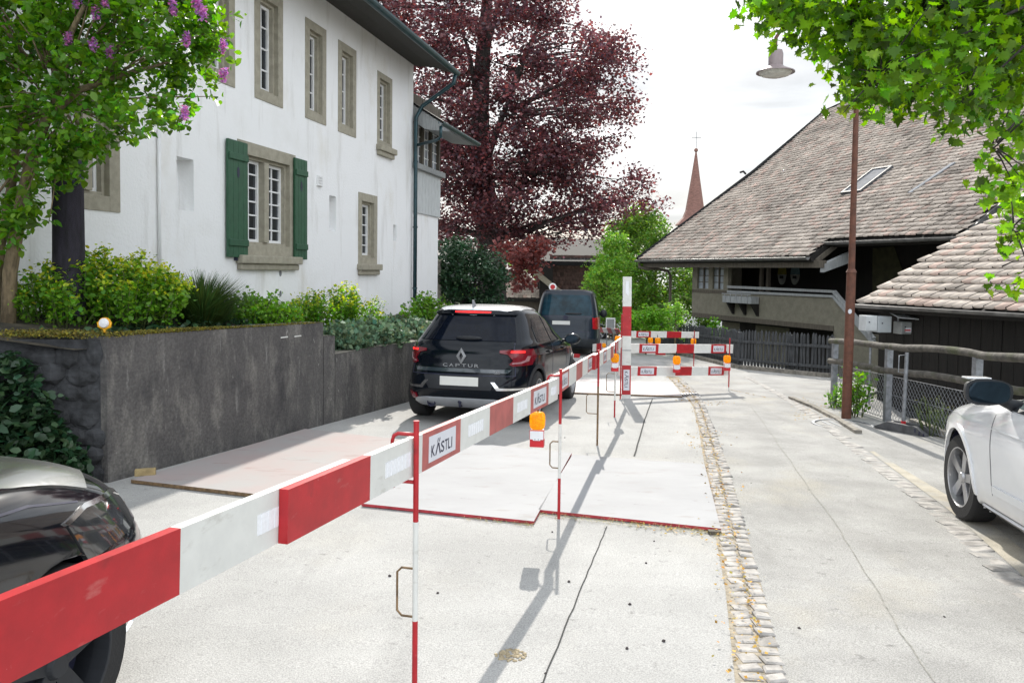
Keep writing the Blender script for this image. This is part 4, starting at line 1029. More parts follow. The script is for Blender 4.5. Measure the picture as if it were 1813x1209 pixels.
def tile_roof(name, parent, p0, u, v, poly, tw, te, mat, tint=1.0, swell=0.0):
    n = u.cross(v).normalized(); n = n if n.z > 0 else -n
    P = np.array(poly, float); lo, hi = P.min(0), P.max(0)
    bx = np.array([0,.22,.5,.78,1.0])*.96+.02; dv = np.array([.10,.02,0,.02,.10])*te
    us_, vs_ = [], []
    for r in range(int((hi[1]-lo[1])/te)+1):
        k = np.arange(lo[0]-tw, hi[0]+tw, tw) + (tw/2 if r % 2 else 0)
        us_.append(k); vs_.append(np.full(len(k), lo[1]+r*te))
    U = np.concatenate(us_); Vv = np.concatenate(vs_)
    ok = inpoly(U+tw/2, Vv+te*.5, poly); U, Vv = U[ok], Vv[ok]; N_ = len(U)
    Uj = U + rng.normal(0, .004, N_); Vj = Vv + rng.normal(0, .005, N_); hz = rng.normal(0, .003, N_); sk = rng.normal(0, .006, N_); lift = np.abs(rng.normal(0,.006,N_))
    wav = swell*np.sin(U*.55+1)*np.sin(Vv*.6+.5)
    bu = Uj[:,None] + bx*tw; z = np.zeros_like(bu)
    bvv = Vj[:,None] + dv + sk[:,None]*(bx-.5); tvv = Vj[:,None] + np.full(5, te*1.25)
    hb = (.050+hz+lift+wav)[:,None] + z + .004*(1-4*(bx-.5)**2); ht = (.010+hz+wav)[:,None] + z
    def W(a, b, h): return np.array(p0)[None,None] + a[...,None]*np.array(u) + b[...,None]*np.array(v) + h[...,None]*np.array(n)
    Vt = np.concatenate([W(bu,bvv,hb), W(bu,tvv,ht), W(bu,bvv,hb-.032)], 1)
    f = [(i,i+1,6+i,5+i) for i in range(4)] + [(10+i,11+i,i+1,i) for i in range(4)]
    Fa = (np.array(f)[None] + (np.arange(N_)*15)[:,None,None]).reshape(-1,4)
    g = rng.uniform(.80, 1.16, N_)*tint; pk = (rng.random(N_) < .16)
    c = np.stack([g*np.where(pk,1.15,1.0), g*np.where(pk,1.0,1.0), g*np.where(pk,.98,1.0)], 1)
    dk = rng.random(N_) < .07; c[dk] *= .6
    return npmesh(name, Vt.reshape(-1,3), Fa, mat, parent, np.repeat(c, 15, 0))

barn = thing('barn', BP(-2, 0, -1.8), 'old farmhouse with sweeping tiled roof, timber gallery and outside stair', 'farmhouse')
EO = .85                                             # eave overhang
ue0, ze0 = buz(1130, 461, EO); ue1, ze1 = buz(1464, 452, EO)
zE = (ze0+ze1)/2; PITCHB = R(33)
rv = (-BN*math.cos(PITCHB) + UP*math.sin(PITCHB)); rp0 = BP(0, EO, zE); rn = BD.cross(rv).normalized()
def ruv(px, py): p = onplane(px, py, rp0, rn); return (p-rp0).dot(BD), (p-rp0).dot(rv)
def RP(u, v, h=0.0): return rp0 + BD*u + rv*v + (rn if rn.z > 0 else -rn)*h
ridge = ruv(1500, 182); c2 = ruv(1467, 428); c3 = ruv(1690, 423); c4 = ruv(1782, 363)
U_r = c3[0] + 1.0
rpoly = [(ue0, 0), (c2[0], 0), (c2[0], c2[1]), (c3[0], c2[1]), (c3[0]+.02, c4[1]+.3), (c3[0]+9, c4[1]+.3), (c3[0]+9, ridge[1]+.0), (ridge[0]-.1, ridge[1]), (ridge[0]-.8, ridge[1]-.55), (ue0+.55*(ridge[0]-ue0), .52*ridge[1])]
tile_roof('roof', barn, RP(0,0,.0), BD, rv, rpoly, .165, .215, M['tile'], .95, .03)
mb = MB(); mb.prism([RP(a, b, -.02) for a, b in rpoly], (rn if rn.z > 0 else -rn)*-.16); mb.build('roof_deck', M['wood_dark'], barn)
# ridge and verge tiles
mb = MB(); vl = [rpoly[0], rpoly[-1], rpoly[-2], rpoly[-3]]
for (a, b) in zip(vl[:-1], vl[1:]):
    n_ = max(2, int(math.hypot(b[0]-a[0], b[1]-a[1])/.38))
    for k in range(n_):
        q0 = RP(a[0]+(b[0]-a[0])*k/n_, a[1]+(b[1]-a[1])*k/n_, .02); q1 = RP(a[0]+(b[0]-a[0])*(k+1.1)/n_, a[1]+(b[1]-a[1])*(k+1.1)/n_, .03)
        mb.tube([q0, q1], [.10,.085], 8)
for k in range(26):
    q0 = RP(ridge[0]-.1+.4*k, ridge[1], .02); mb.tube([q0, q0+BD*.42+UP*.01], [.11,.095], 8)
mb.build('ridge_tiles', M['tilebrown'], barn)
mb = MB(); q = RP(*ruv(1322,312), .1); mb.tube([q, q-BD*.15+UP*.12, q-BD*.35+UP*.1], .04, 6); mb.build('finial', M['tilebrown'], barn)
# dark end slope behind the left verge
mb = MB(); tl = RP(ridge[0]-.1, ridge[1], -.2)
back = tl - BN*6 - BD*0 - UP*4
mb.add([RP(ue0,0,-.18), RP(*rpoly[-1], -.2), tl, back, BP(ue0, -12, zE-.3)], [(0,1,2,3,4)]); 
# flashing step and skylight
mb = MB(); a, b = ruv(1690,292), ruv(1612,345); d_ = ruv(1598,352)
mb.prism([RP(a[0]-.06,a[1],.05), RP(a[0]+.06,a[1],.05), RP(b[0]+.06,b[1],.05), RP(b[0]-.06,b[1],.05)], rn*(.03 if rn.z > 0 else -.03))
mb.build('flashing', pm('flashing_lead', (.17,.18,.20), .85, var=.2), barn)
s0, s1 = ruv(1490,347), ruv(1531,306); s2 = ruv(1524,344); wsk = max(.55, s2[0]-s0[0])
mb = MB(); nn_ = rn if rn.z > 0 else -rn; hs = s1[1]-s0[1]
for (a0,a1,b0,b1) in ((0,.07,0,hs),(wsk-.07,wsk,0,hs),(.07,wsk-.07,0,.07),(.07,wsk-.07,hs-.07,hs)):
    mb.prism([RP(s0[0]+a0,s0[1]+b0,.03),RP(s0[0]+a1,s0[1]+b0,.03),RP(s0[0]+a1,s0[1]+b1,.03),RP(s0[0]+a0,s0[1]+b1,.03)], nn_*.09)
sk_ = mb.build('skylight', pm('skylight_frame', (.07,.07,.075), .6, spec=.2), barn)
mb = MB(); mb.prism([RP(s0[0]+.07,s0[1]+.07,.05),RP(s0[0]+wsk-.07,s0[1]+.07,.05),RP(s0[0]+wsk-.07,s0[1]+hs-.07,.05),RP(s0[0]+.07,s0[1]+hs-.07,.05)], nn_*.04); mb.build('glass', pm('skylight_glass', (.17,.175,.19), .7, spec=.02), sk_)
# gutters
def gut(name, parent, pa, pb, out, mat, r=.075):
    mb = MB(); n = 8; t = (pb-pa).normalized(); ring = []
    for k in range(n): th = math.pi*k/(n-1); ring.append(pa + out*(-r*math.cos(th)) + UP*(-r*math.sin(th)))
    for k in range(n-1, -1, -1): th = math.pi*k/(n-1); ring.append(pa + out*(-(r-.012)*math.cos(th)) + UP*(-(r-.012)*math.sin(th)+.004))
    mb.prism(ring, pb-pa); m = MB()
    return mb.build(name, mat, parent)
gut('gutter', barn, RP(ue0-.05,-.06,.02), RP(c2[0],-.06,.02), BN, M['zinc'], .085)
gut('gutter', barn, RP(c2[0]-.1,c2[1]-.06,.02), RP(c3[0]+.1,c2[1]-.06,.02), BN, M['zinc'], .085)
mb = MB(); bbox(mb, ue0+.1, c2[0]+.35, EO-.28, EO-.16, zE-.30, zE-.10)
mb.build('eave_beam', M['wood_mid'], barn)
mb = MB()
ub = buz(1226, 500)[0]; ur = buz(1475, 500)[0]
for k in range(9):
    u_ = ub + (c2[0]-ub)*k/8; mb.prism([BP(u_-.06, EO-.2, zE-.06), BP(u_-.06, EO-.2, zE-.2), BP(u_-.06, -1.5, zE+1.2), BP(u_-.06, -1.5, zE+1.36)], BD*.12)
mb.build('rafters', M['wood_mid'], barn)
mb = MB()
mb.prism([RP(c3[0]+.02, c2[1]-.05,.0), RP(c3[0]+.02, c2[1]-.05,-.3), RP(c3[0]+.02, c4[1]+.5,-.3), RP(c3[0]+.02, c4[1]+.5,.0)], BD*.08); mb.build('barge_board', M['zinc'], barn)
# downpipe at left end
mb = MB(); g0 = BP(ue0+.05, EO-.02, zE-.12); dpz = [g0, g0-UP*.15, g0+BD*.25-UP*.22-BN*.1]
e1 = A(1180, 478, g0.y-.3); 
mb.tube(dpz+[A(1165,476,g0.y-.1), A(1183,480,g0.y-.3), A(1187,488,g0.y-.4), A(1186,575,g0.y-.4), A(1186,640,g0.y-.4)], .055, 8); mb.build('downpipe', M['wood_mid'], barn, smooth=True)
# gallery parapet with stair
par = [(1225,515),(1475,527),(1552,612),(1560,700),(1506,700),(1478,606),(1475,582),(1225,557)]
mb = MB(); mb.prism(bpoly(par, 0), BN*-.14); gal = mb.build('gallery_parapet', M['barnplaster'], barn)
mb = MB(); mb.prism(bpoly([(1225,553),(1475,577),(1475,586),(1225,561)], .03), BN*-.22); mb.prism(bpoly([(1225,512),(1290,515),(1290,520),(1225,517)], .03), BN*-.2)
mb.build('gallery_beam', M['wood_mid'], barn)
mb = MB()
for d0 in (0, 8.5):
    mb.prism(bpoly([(1287,505.5+d0),(1474,514+d0),(1475,518.5+d0),(1287,510+d0)], .05), BN*-.12)
    mb.prism(bpoly([(1474.5,514+d0),(1545,598+d0*.6),(1542,603+d0*.6),(1473,518.5+d0)], .047), BN*-.12)
mb.build('handrail', M['timber_gray'], barn)
# floor, back wall, lower walls
mb = MB(); uz0 = buz(1225,556)[1]; bbox(mb, ub, ur+.2, -3.0, -.15, buz(1350,568)[1]-.16, buz(1350,568)[1]-.03); mb.build('gallery_floor', M['wood_dark'], barn)
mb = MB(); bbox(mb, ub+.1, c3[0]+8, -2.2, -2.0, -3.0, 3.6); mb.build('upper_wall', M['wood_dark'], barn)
mb = MB(); uL = buz(1278,580,-.7)[0]
bbox(mb, uL, ur+1.2, -1.2, -.7, -3.5, buz(1350,568)[1]-.17); low = mb.build('lower_wall', M['barnplaster'], barn)
mb = MB(); a, b = buz(1310,580,-.69)[0], buz(1337,580,-.69)[0]; bbox(mb, a, b, -.75, -.68, -3, buz(1320,569,-.69)[1]); mb.build('door', M['wood_dark'], barn)
mb = MB(); a, b = buz(1398,590,-.69)[0], buz(1474,590,-.69)[0]; bbox(mb, a, b, -.75, -.675, -3, buz(1430,583,-.69)[1]); mb.build('stair_opening', M['wood_dark'], barn)
mb = MB()
for k in range(9):
    u_ = ur+.1+k*.27; z_ = buz(1475,582)[1]-.02-k*.2; bbox(mb, u_, u_+.29, -1.1, -.15, z_-.05, z_)
mb.build('stair_treads', M['wood_mid'], barn)
# glazed room at the left end
mb = MB()
zt_ = zE-.12
for px0, px1 in ((1226,1234.5),(1254.5,1261.5),(1281,1289)):
    a, b = buz(px0,490)[0], buz(px1,490)[0]; bbox(mb, a, b, -.14, .0, buz(px0,516)[1], zt_+.4)
a, b = buz(1226,490)[0], buz(1289,490)[0]
bbox(mb, a, b, -.13, -.01, zt_+.0, zt_+.5); bbox(mb, a, b, -.13, -.012, buz(1250,517)[1], buz(1250,511)[1])
rm = mb.build('room_frame', M['barnplaster'], barn)
for px0, px1 in ((1234.5,1254.5),(1261.5,1281)):
    a, b = buz(px0,490)[0], buz(px1,490)[0]; z0_, z1_ = buz(1250,511)[1], zt_
    g = MB(); bbox(g, a, b, -.09, -.075, z0_, z1_); gl_ = g.build('window', M['glasslit'], rm)
    g = MB(); bbox(g, (a+b)/2-.03, (a+b)/2+.03, -.075, -.04, z0_, z1_)
    for k in range(1,4): z = z0_+(z1_-z0_)*k/4; bbox(g, a, b, -.073, -.05, z-.013, z+.013)
    g.build('glazing_bar', M['wood_mid'], gl_)
mb = MB(); bbox(mb, ub, ub+.14, -2.0, -.14, uz0-.1, zt_+.5); mb.build('room_end_wall', M['barnplaster'], barn)
for px in (1328, 1340):
    a = buz(px,490)[0]; mb = MB(); bbox(mb, a-.05, a+.05, -.5, -.4, buz(px,516)[1], zt_+.6); mb.build('gallery_post', M['wood_mid'], barn)
mb = MB()                                               # bracket struts under the eave corner and gallery
q0 = BP(c2[0]+.2, EO-.2, zE-.2); mb.prism([q0, q0-UP*.22, BP(c2[0]+.2,-.4,zE+.2)-UP*.3, BP(c2[0]+.2,-.4,zE+.2)], BD*.16)
mb.build('bracket', M['timber_gray'], barn)
# planter shelf on the parapet
mb = MB(); a, b = buz(1294,530)[0], buz(1345,530)[0]; z1_ = buz(1310,524)[1]; z0_ = buz(1310,536)[1]
fb = thing('window_box', BP((a+b)/2, .2, z0_), 'weathered planter shelf on three brackets fixed to the gallery parapet', 'planter')
bbox(mb, a, b, .02, .34, z0_, z1_); mb.build('trough', M['timber_gray'], fb, bevel=.01)
mb = MB()
for k in range(5): u_ = a+(b-a)*(k+.5)/5; bbox(mb, u_-.012, u_+.012, .345, .36, z0_, z1_+.06)
bbox(mb, a, b, .34, .365, z1_+.05, z1_+.08); mb.build('rail', M['timber_gray'], fb)
for k in range(3):
    u_ = a+(b-a)*(.12+.40*k)*1.05; m2 = MB()
    m2.prism([BP(u_-.04,.01,z0_), BP(u_-.04,.30,z0_), BP(u_-.04,.05,z0_-.38), BP(u_-.04,.01,z0_-.38)], BD*.08); m2.build('bracket', M['wood_dark'], fb)
# two oval wall plaques in the gallery
for px, lab, cc in ((1384,'left oval plaque with yellow upper half hanging in the dark gallery',(.22,.19,.03)), (1407,'right oval plaque with blue grey upper half hanging in the dark gallery',(.12,.19,.20))):
    u_, z_ = buz(px, 485, -1.95); o = thing('wall_plaque', BP(u_,-1.95,z_), lab, 'plaque', 'oval plaques in the gallery')
    def oval(z0f, z1f, off, mat, nm, sx=.20, sz=.36):
        P_ = []
        for t in np.linspace(0, 2*math.pi, 33)[:-1]:
            x, z = sx*math.cos(t), sz*math.sin(t); z = min(max(z, z0f*sz), z1f*sz)
            P_.append(BP(u_+x, off, z_+z))
        m2 = MB(); m2.prism(P_, BN*.03); return m2.build(nm, mat, o)
    oval(-1, -.05, -1.98, pm('plaque_pale', (.30,.30,.27), .6), 'lower_half'); oval(-.04, 1, -1.98, pm('plaque_'+('a' if px < 1390 else 'b'), cc, .6), 'upper_half')
    m2 = MB(); bbox(m2, u_-.09, u_+.09, -1.948, -1.94, z_-.16, z_-.06); m2.build('dark_mark', M['wood_dark'], o)
# right dark part with pale panel below the second eave
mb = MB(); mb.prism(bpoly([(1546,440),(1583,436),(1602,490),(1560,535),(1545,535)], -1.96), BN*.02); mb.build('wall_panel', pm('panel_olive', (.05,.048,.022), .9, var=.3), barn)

# ------------------------------------------------------------------ shed
SO = A(1515, 538, 14.0); zs_ = SO.z
SPIT = R(27); sv = -BN*math.cos(SPIT)+UP*math.sin(SPIT); sn = BD.cross(sv).normalized(); sn = sn if sn.z > 0 else -sn
def suv(px, py): p = onplane(px, py, SO, sn); return (p-SO).dot(BD), (p-SO).dot(sv)
def SP(u, v, h=0.0): return SO+BD*u+sv*v+sn*h
shed = thing('shed', SO-UP*2.4, 'low dark wooden shed with big clay tiles, behind the log rail fence', 'shed')
e0, e1 = suv(1515,537), suv(1690,428)
sl = e1[0]/max(.1,e1[1])
SPOLY = [(0,0),(6.5,0),(6.5,6.0),(sl*6.0,6.0)]
tile_roof('roof', shed, SP(0,0,.0), BD, sv, SPOLY, .175, .265, M['tile'], 1.1, .015)
mb = MB(); mb.prism([SP(a,b,-.02) for a,b in SPOLY], sn*-.12); mb.build('roof_deck', M['wood_dark'], shed)
gut('gutter', shed, SP(-.05,-.05,.02), SP(6.6,-.05,.02), BN, M['zinc'], .06)
def SW(u, out, z): return Vector((SO.x,SO.y,0)) + BD*u + BN*out + UP*z
mb = MB()
k = 0; u_ = .15
while u_ < 6.5:
    w_ = random.uniform(.14,.2); o_ = -.42+random.uniform(0,.012)
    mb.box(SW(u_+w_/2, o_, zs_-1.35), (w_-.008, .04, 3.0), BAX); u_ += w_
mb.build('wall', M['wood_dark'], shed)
mb = MB(); mb.prism([SW(.16,-.44,-2.5), SW(.16,-.44,zs_-.05), SW(.16,-4.5,zs_+1.8), SW(.16,-4.5,-2.5)], BD*.05); mb.build('end_wall', M['wood_dark'], shed)
mb = MB(); mb.box(SW(3.4,-.36,zs_-2.05), (6.4,.06,.55), BAX); mb.build('plinth', M['rock'], shed)
def sw(px, py, out):
    p = onplane(px, py, Vector((SO.x,SO.y,0))+BN*out, BN); return (p-Vector((SO.x,SO.y,0))).dot(BD), p.z
# boxes on the shed wall
def wbox(tl, br, label, mat, roofed=False):
    Yb = 13.35; pa, pb_ = A(*tl, Yb), A(*br, Yb); c = (pa+pb_)/2+Vector((0,.12,0)); w_, h_ = pb_.x-pa.x, pa.z-pb_.z
    o = thing('meter_box', Vector((c.x, Yb+.2, pb_.z)), label, 'meter box', 'boxes on the shed wall')
    X_, Y_ = Vector((1,.12,0)).normalized(), Vector((-.12,1,0)).normalized()
    m2 = MB(); m2.box(c, (w_, .22, h_), (X_,Y_,UP)); m2.build('body', mat, o, bevel=.006)
    m2 = MB(); m2.box(c-Y_*.112, (w_*.92, .006, h_*.9), (X_,Y_,UP)); dr = m2.build('door', mat, o, bevel=.002)
    m2 = MB(); m2.box(c-Y_*.118-X_*(w_*.22)+UP*.02, (.02,.008,.02), (X_,Y_,UP)); m2.build('lock', M['ink'], dr)
    return o, c, w_, h_
wbox((1532,559),(1552.5,586), 'white meter box at the left end of the shed wall, nearest the lamp post', M['box_white'])
wbox((1554,560),(1578,589), 'pale grey meter box directly right of the white one on the shed wall', pm('box_bluegray', (.42,.45,.47), .5, var=.05))
o, c, w_, h_ = wbox((1594,570),(1620,592), 'grey letter box under its own small metal roof on the shed wall', M['box_gray'])
m2 = MB(); q = c+UP*(h_/2+.09)
m2.prism([q+Vector((-w_*.85,-.24,-.02)), q+Vector((w_*.95,-.24,-.05)), q+Vector((w_*.95,.14,.03)), q+Vector((-w_*.85,.14,.06))], UP*.015); m2.build('canopy', M['box_white'], o)
m2 = MB(); m2.box(c+Vector((.0,-.118,-.03)), (w_*.5, .004, h_*.34)); nl = m2.build('notice', M['sticker'], o)
m2 = MB(); m2.box(c+Vector((.0,-.1215,-.035)), (w_*.38, .002, h_*.12)); m2.build('notice_line', M['signred'], nl)
for s_ in (-1,1):
    m2 = MB(); m2.box(c+Vector((w_*.42*s_,0,h_/2+.04)), (.02,.02,.12)); m2.build('strut', M['galv'], o)
m2 = MB(); q = A(1542,587,13.45); m2.tube([q, q-UP*1.5], .02, 8); op = m2.build('box_stand', M['galv']); rebase(op, q-UP*1.5); meta(op, 'thin steel stand under the white meter box', 'stand')

# ------------------------------------------------------------------ log rail fence, chain link
lf = thing('log_fence', (5.3, 11, gz(5.3,11)), 'log rail fence of two weathered round rails on grey posts, right of the lamp post', 'fence')
fx = lambda y: 5.22 + .012*(y-8)
def fpt(y, z): return Vector((fx(y), y, gz(0,y)+z))
for y, zt2, in ((12.95,1.02),(11.05,1.04),(8.9,1.07)):
    mb = MB(); c = fpt(y, (zt2-.3)/2); mb.box(c, (.085,.085,zt2+.3)); mb.build('fence_post', M['galv'], lf, bevel=.008)
def lograil(z, y0, y1, r):
    mb = MB(); n = 26; pts = [fpt(y0+(y1-y0)*i/n, z+.012*math.sin(i*.7)+.018*(13-(y0+(y1-y0)*i/n)))+Vector((random.gauss(0,.006)+-.02,0,random.gauss(0,.006))) for i in range(n+1)]
    mb.tube(pts, [r*random.uniform(.95,1.05) for _ in pts], 12); return mb.build('rail', M['log'], lf, smooth=True, auto=60)
lograil(1.03, 13.1, 5.0, .046); lograil(.70, 13.1, 5.0, .045)
cf = thing('chain_link_fence', (5.36, 10, gz(5.3,10)), 'low chain link fence with wire mesh below the log rails', 'fence')
mb = MB(); y0, y1 = 5.0, 12.9; hh = .62; st = .085; r_ = .0028
def cp(y, z): return Vector((fx(y)+.05, y, gz(0,y)+.02+z))
for s_ in (1,-1):
    y = y0-hh*1.0
    while y < y1+hh:
        a0, a1 = (y, 0), (y+hh, hh)
        ya, yb_ = max(y0, y), min(y1, y+hh)
        if yb_ > ya:
            za, zb2 = ya-y, yb_-y
            if s_ < 0: za, zb2 = hh-za, hh-zb2
            mb.tube([cp(ya,za), cp(yb_,zb2)], r_, 4, cap=False)
        y += st
mb.build('wire_mesh', M['galv'], cf)
for z in (.02, .36, hh):
    m2 = MB(); m2.tube([cp(y0,z), cp(y1,z)], .005, 6); m2.build('tension_wire', M['galv'], cf)

# temporary fence foot with pipe
p = G(1592, 768); o = thing('fence_foot', p, 'grey rubber fence foot holding a leaning steel pipe, at the kerb by the white car', 'fence foot')
t = (G(1652,776)-G(1540,756)); t.z = 0; t.normalize(); q_ = Vector((-t.y,t.x,0))
c = (G(1652,776)+G(1540,756))/2 + q_*.08
mb = MB(); L_ = .39
prof = [(-L_,.0),(L_,.0),(L_-.02,.04),(L_*.62,.115),(-L_*.45,.115),(-L_+.03,.03)]
for o0, o1 in ((-.115,-.045),(.045,.115)):
    mb.prism([c+t*a+q_*o0+UP*b for a,b in prof], q_*(o1-o0))
mb.prism([c+t*a+q_*-.045+UP*b for a,b in ((-L_*.9,.005),(L_*.9,.005),(L_*.55,.075),(-L_*.4,.075))], q_*.09)
mb.build('foot', M['rubber'], o, bevel=.006)
mb = MB()
for k in range(3): mb.box(c+t*(.24+.06*k)-q_*.116+UP*(.07-.02*k), (.02,.004,.05), (t,q_,UP))
mb.build('slots', M['ink'], o)
mb = MB(); pb = c+UP*.05-t*.02; pt_ = A(1606,624,pb.y+.05); mb.tube([pb, pt_], .024, 12); pp_ = mb.build('pipe', M['galv'], o, smooth=True, auto=40)
mb = MB(); d_ = (pt_-pb).normalized(); mb.tube([pt_-d_*.03, pt_-d_*.03+Vector((-.1,0,-.01)), pt_-d_*.26+Vector((-.1,0,0)), pt_-d_*.26], .007, 6); mb.build('hook', M['galv'], pp_, smooth=True)
mb = MB(); mb.tube([pb+UP*.05, pb+UP*.09], .03, 10); mb.build('collar', M['lampred'], o)

# ------------------------------------------------------------------ picket fence
pf = thing('picket_fence', G(1470,668), 'weathered grey picket fence in shade in front of the farmhouse', 'fence')
PP = [G(1474,668), G(1400,661), G(1310,652), G(1236,634), G(1150,617)]
mb = MB(); seg = []; tot = 0
for a, b in zip(PP[:-1], PP[1:]):
    L_ = (b-a).length; t = (b-a).normalized(); th_ = Vector((t.x,t.y,0)).normalized(); nn = Vector((th_.y,-th_.x,0)); n_ = int(L_/.095)
    for k in range(n_):
        c = a+t*(k+.5)*L_/n_; h_ = .82+random.uniform(-.025,.03); w_ = .028; tl = Vector((random.gauss(0,.012),0,0))
        v = [c-th_*w_, c+th_*w_, c+th_*w_+UP*h_+tl, c+UP*(h_+.05)+tl, c-th_*w_+UP*h_+tl]
        mb.prism([q-UP*.02 if i_ < 2 else q+UP*.08 for i_, q in enumerate(v)], nn*.02)
mb.build('pickets', M['fencewood'], pf)
mb = MB()
for a, b in zip(PP[:-1], PP[1:]):
    t = (b-a).normalized(); th_ = Vector((t.x,t.y,0)).normalized(); nn = Vector((th_.y,-th_.x,0))
    for z in (.22,.68): mb.box((a+b)/2+UP*z-nn*.03, ((b-a).length,.03,.06), (t,nn,UP))
mb.build('rails', M['fencewood'], pf)
for a in PP[:-1]:
    mb = MB(); mb.box(a+UP*.4+Vector((0,.07,0)), (.09,.09,1.0)); mb.build('fence_post', M['fencewood'], pf)
mb = MB()
for a, b in zip(PP[:-1], PP[1:]):
    t = (b-a).normalized(); th_ = Vector((t.x,t.y,0)).normalized(); nn = Vector((th_.y,-th_.x,0)); nn = nn if nn.y < 0 else -nn
    mb.box((a+b)/2+nn*.1+UP*.03, ((b-a).length,.16,.12), (t,nn,UP))
mb.build('stone_base', M['wall_top'], pf)

# ------------------------------------------------------------------ street lamp
lb_ = G(1498,741); sl_ = thing('street_lamp', lb_, 'tall brown street lamp post with bell shaped lamp on a curved arm', 'street lamp')
q1 = onplane(1507.5, 480, lb_, Vector((0,1,0))); q2 = onplane(1519, 90, lb_, Vector((0,1,0)))
mb = MB(); mb.tube([lb_-UP*.05, lb_.lerp(q1,.02), q1], [.068,.066,.062], 16); mb.tube([q1-UP*.02, q1+UP*.03], [.074,.050], 16); mb.build('base_section', M['corten'], sl_, smooth=True, auto=40)
mb = MB(); q3 = q2+Vector((-.02,0,.28)); lt = onplane(1373, 96, lb_, Vector((0,1,0)))
arc = [q1, q1.lerp(q2,.5), q2, q2+Vector((-.04,0,.2)), q2+Vector((-.16,0,.42)), q2+Vector((-.4,0,.58)), q2+Vector((-.75,0,.60)), Vector((lt.x+.12,lt.y,lt.z+.42)), Vector((lt.x,lt.y,lt.z+.22)), lt]
mb.tube(arc, [.046,.040,.034,.032,.03,.028,.026,.024,.024,.024], 12); mb.build('pole', M['corten'], sl_, smooth=True, auto=40)
mb = MB(); lc = onplane(1373, 127, lb_, Vector((0,1,0))); hz_ = lt.z-lc.z
mb.lathe([(.0,hz_+.06),(.085,hz_+.05),(.10,hz_),(.10,.08),(.13,.055),(.262,-.005),(.264,-.02),(.25,-.012),(.10,.03),(0,.04)], lc, 32); sh_ = mb.build('lamp_shade', M['lampshade'], sl_, smooth=True, auto=35)
mb = MB(); mb.lathe([(.225,-.012),(.19,-.055),(.10,-.08),(0,-.088)], lc, 24); mb.build('diffuser', M['diffuser'], sh_, smooth=True)
mb = MB(); s_ = onplane(1502.5,551,lb_,Vector((0,1,0)))-Vector((.01,.072,0)); mb.prism([s_+Vector((.026*math.cos(t),0,.034*math.sin(t))) for t in np.linspace(0,6.283,17)[:-1]], (0,.01,0)); mb.build('sticker', M['sticker'], sl_)

# ------------------------------------------------------------------ weeds at the kerb
bush('roadside_weed', 'yellow green weed growing up behind the foot of the lamp post', 'weed', G(1515,738), .14, .14, .75, 20, 22, .065, M['euph'], droop=-.1, sp=.05)
bush('roadside_weed', 'small yellow green weed left of the lamp post foot at the fence end', 'weed', G(1482,722), .12, .1, .36, 14, 16, .05, M['euph'], sp=.04)
bush('roadside_weed', 'flowering grassy weed beside the fence foot and the white car', 'weed', G(1655,776)+Vector((.1,.2,0)), .16, .2, .5, 24, 14, .06, M['grass'], tmpl=BLADE, sp=.05, tip=2)
for k, (px, py) in enumerate(((1545,752),(1570,640))):
    pass

# ================================================================== CHURCH AND FAR BUILDINGS
ch = A(1226, 560, 95); ch.z = -2.2
church = thing('church', ch, 'distant church tower with slender red brown spire and cross', 'church')
tip = A(1228, 268, 95); hb_ = A(1215, 398, 95).z
hw = 1.35
mb = MB(); mb.box((ch.x, 95, (hb_-2.2)/2), (hw*2, hw*2, hb_+2.2)); mb.build('tower', M['barnplaster'], church)
def pyr(prof, name, mat):
    mb = MB(); n = 8; vs = []; fs = []
    for r, z in prof:
        for k in range(n):
            a = math.pi/8+2*math.pi*k/n; vs.append((ch.x+r*math.cos(a), 95+r*math.sin(a), z))
    for i in range(len(prof)-1):
        for k in range(n): k2 = (k+1) % n; fs.append((i*n+k, i*n+k2, (i+1)*n+k2, (i+1)*n+k))
    mb.add(vs, fs); return mb.build(name, mat, church)
H_ = tip.z-hb_
pyr([(2.3,hb_-.1),(2.25,hb_+.05),(1.45,hb_+.10*H_),(1.12,hb_+.2*H_),(.55,hb_+.62*H_),(.10,hb_+.985*H_)], 'spire', M['spire'])
mb = MB(); mb.blob((ch.x,95,tip.z+.12), .24, 12, 8); mb.build('ball', M['spire'], church, smooth=True)
mb = MB(); mb.tube([(ch.x,95,tip.z),(ch.x,95,tip.z+2.3)], .04, 6); mb.tube([(ch.x-.55,95,tip.z+1.6),(ch.x+.55,95,tip.z+1.6)], .04, 6); mb.build('cross', M['galv'], church)

def fbox(name, parent, pa, pb, Y, depth, mat, bevel=0):
    a, b = A(*pa, Y), A(*pb, Y); mb = MB(); mb.box(((a.x+b.x)/2, Y+depth/2, (a.z+b.z)/2), (abs(b.x-a.x), depth, abs(b.z-a.z))); return mb.build(name, mat, parent, bevel=bevel)
fh = thing('tiled_building', A(1015,560,46), 'tall building clad in small brown tiles behind the dark van', 'building')
fbox('wall', fh, (975,452), (1075,585), 46.5, 8, M['wood_dark'])
a, b = A(975,585,46.2), A(1075,452,46.2); W_, Hh = b.x-a.x, b.z-a.z
tile_roof('tile_cladding', fh, a, Vector((1,0,0)), Vector((0,.02,1)).normalized(), [(0,0),(W_,0),(W_,Hh),(0,Hh)], .2, .24, M['tilebrown'], 1.0)
mb = MB(); rz = A(1000,452,46).z
mb.prism([(a.x-1.2,45.6,rz-.6),(b.x+1.2,45.6,rz-.6),(b.x+1.2,50.5,rz+.9),(a.x-1.2,50.5,rz+.9)], (0,0,.25)); mb.build('roof', M['tilebrown'], fh)
fbox('dark_porch', fh, (952,470), (978,560), 45.2, 4, M['wood_dark'])
f2 = thing('tiled_shed', A(920,560,42), 'low outbuilding with pale grey tiled roof and white verge, left of the dark van', 'shed')
e0 = A(880,527,41); e1 = A(962,529,41); mb = MB()
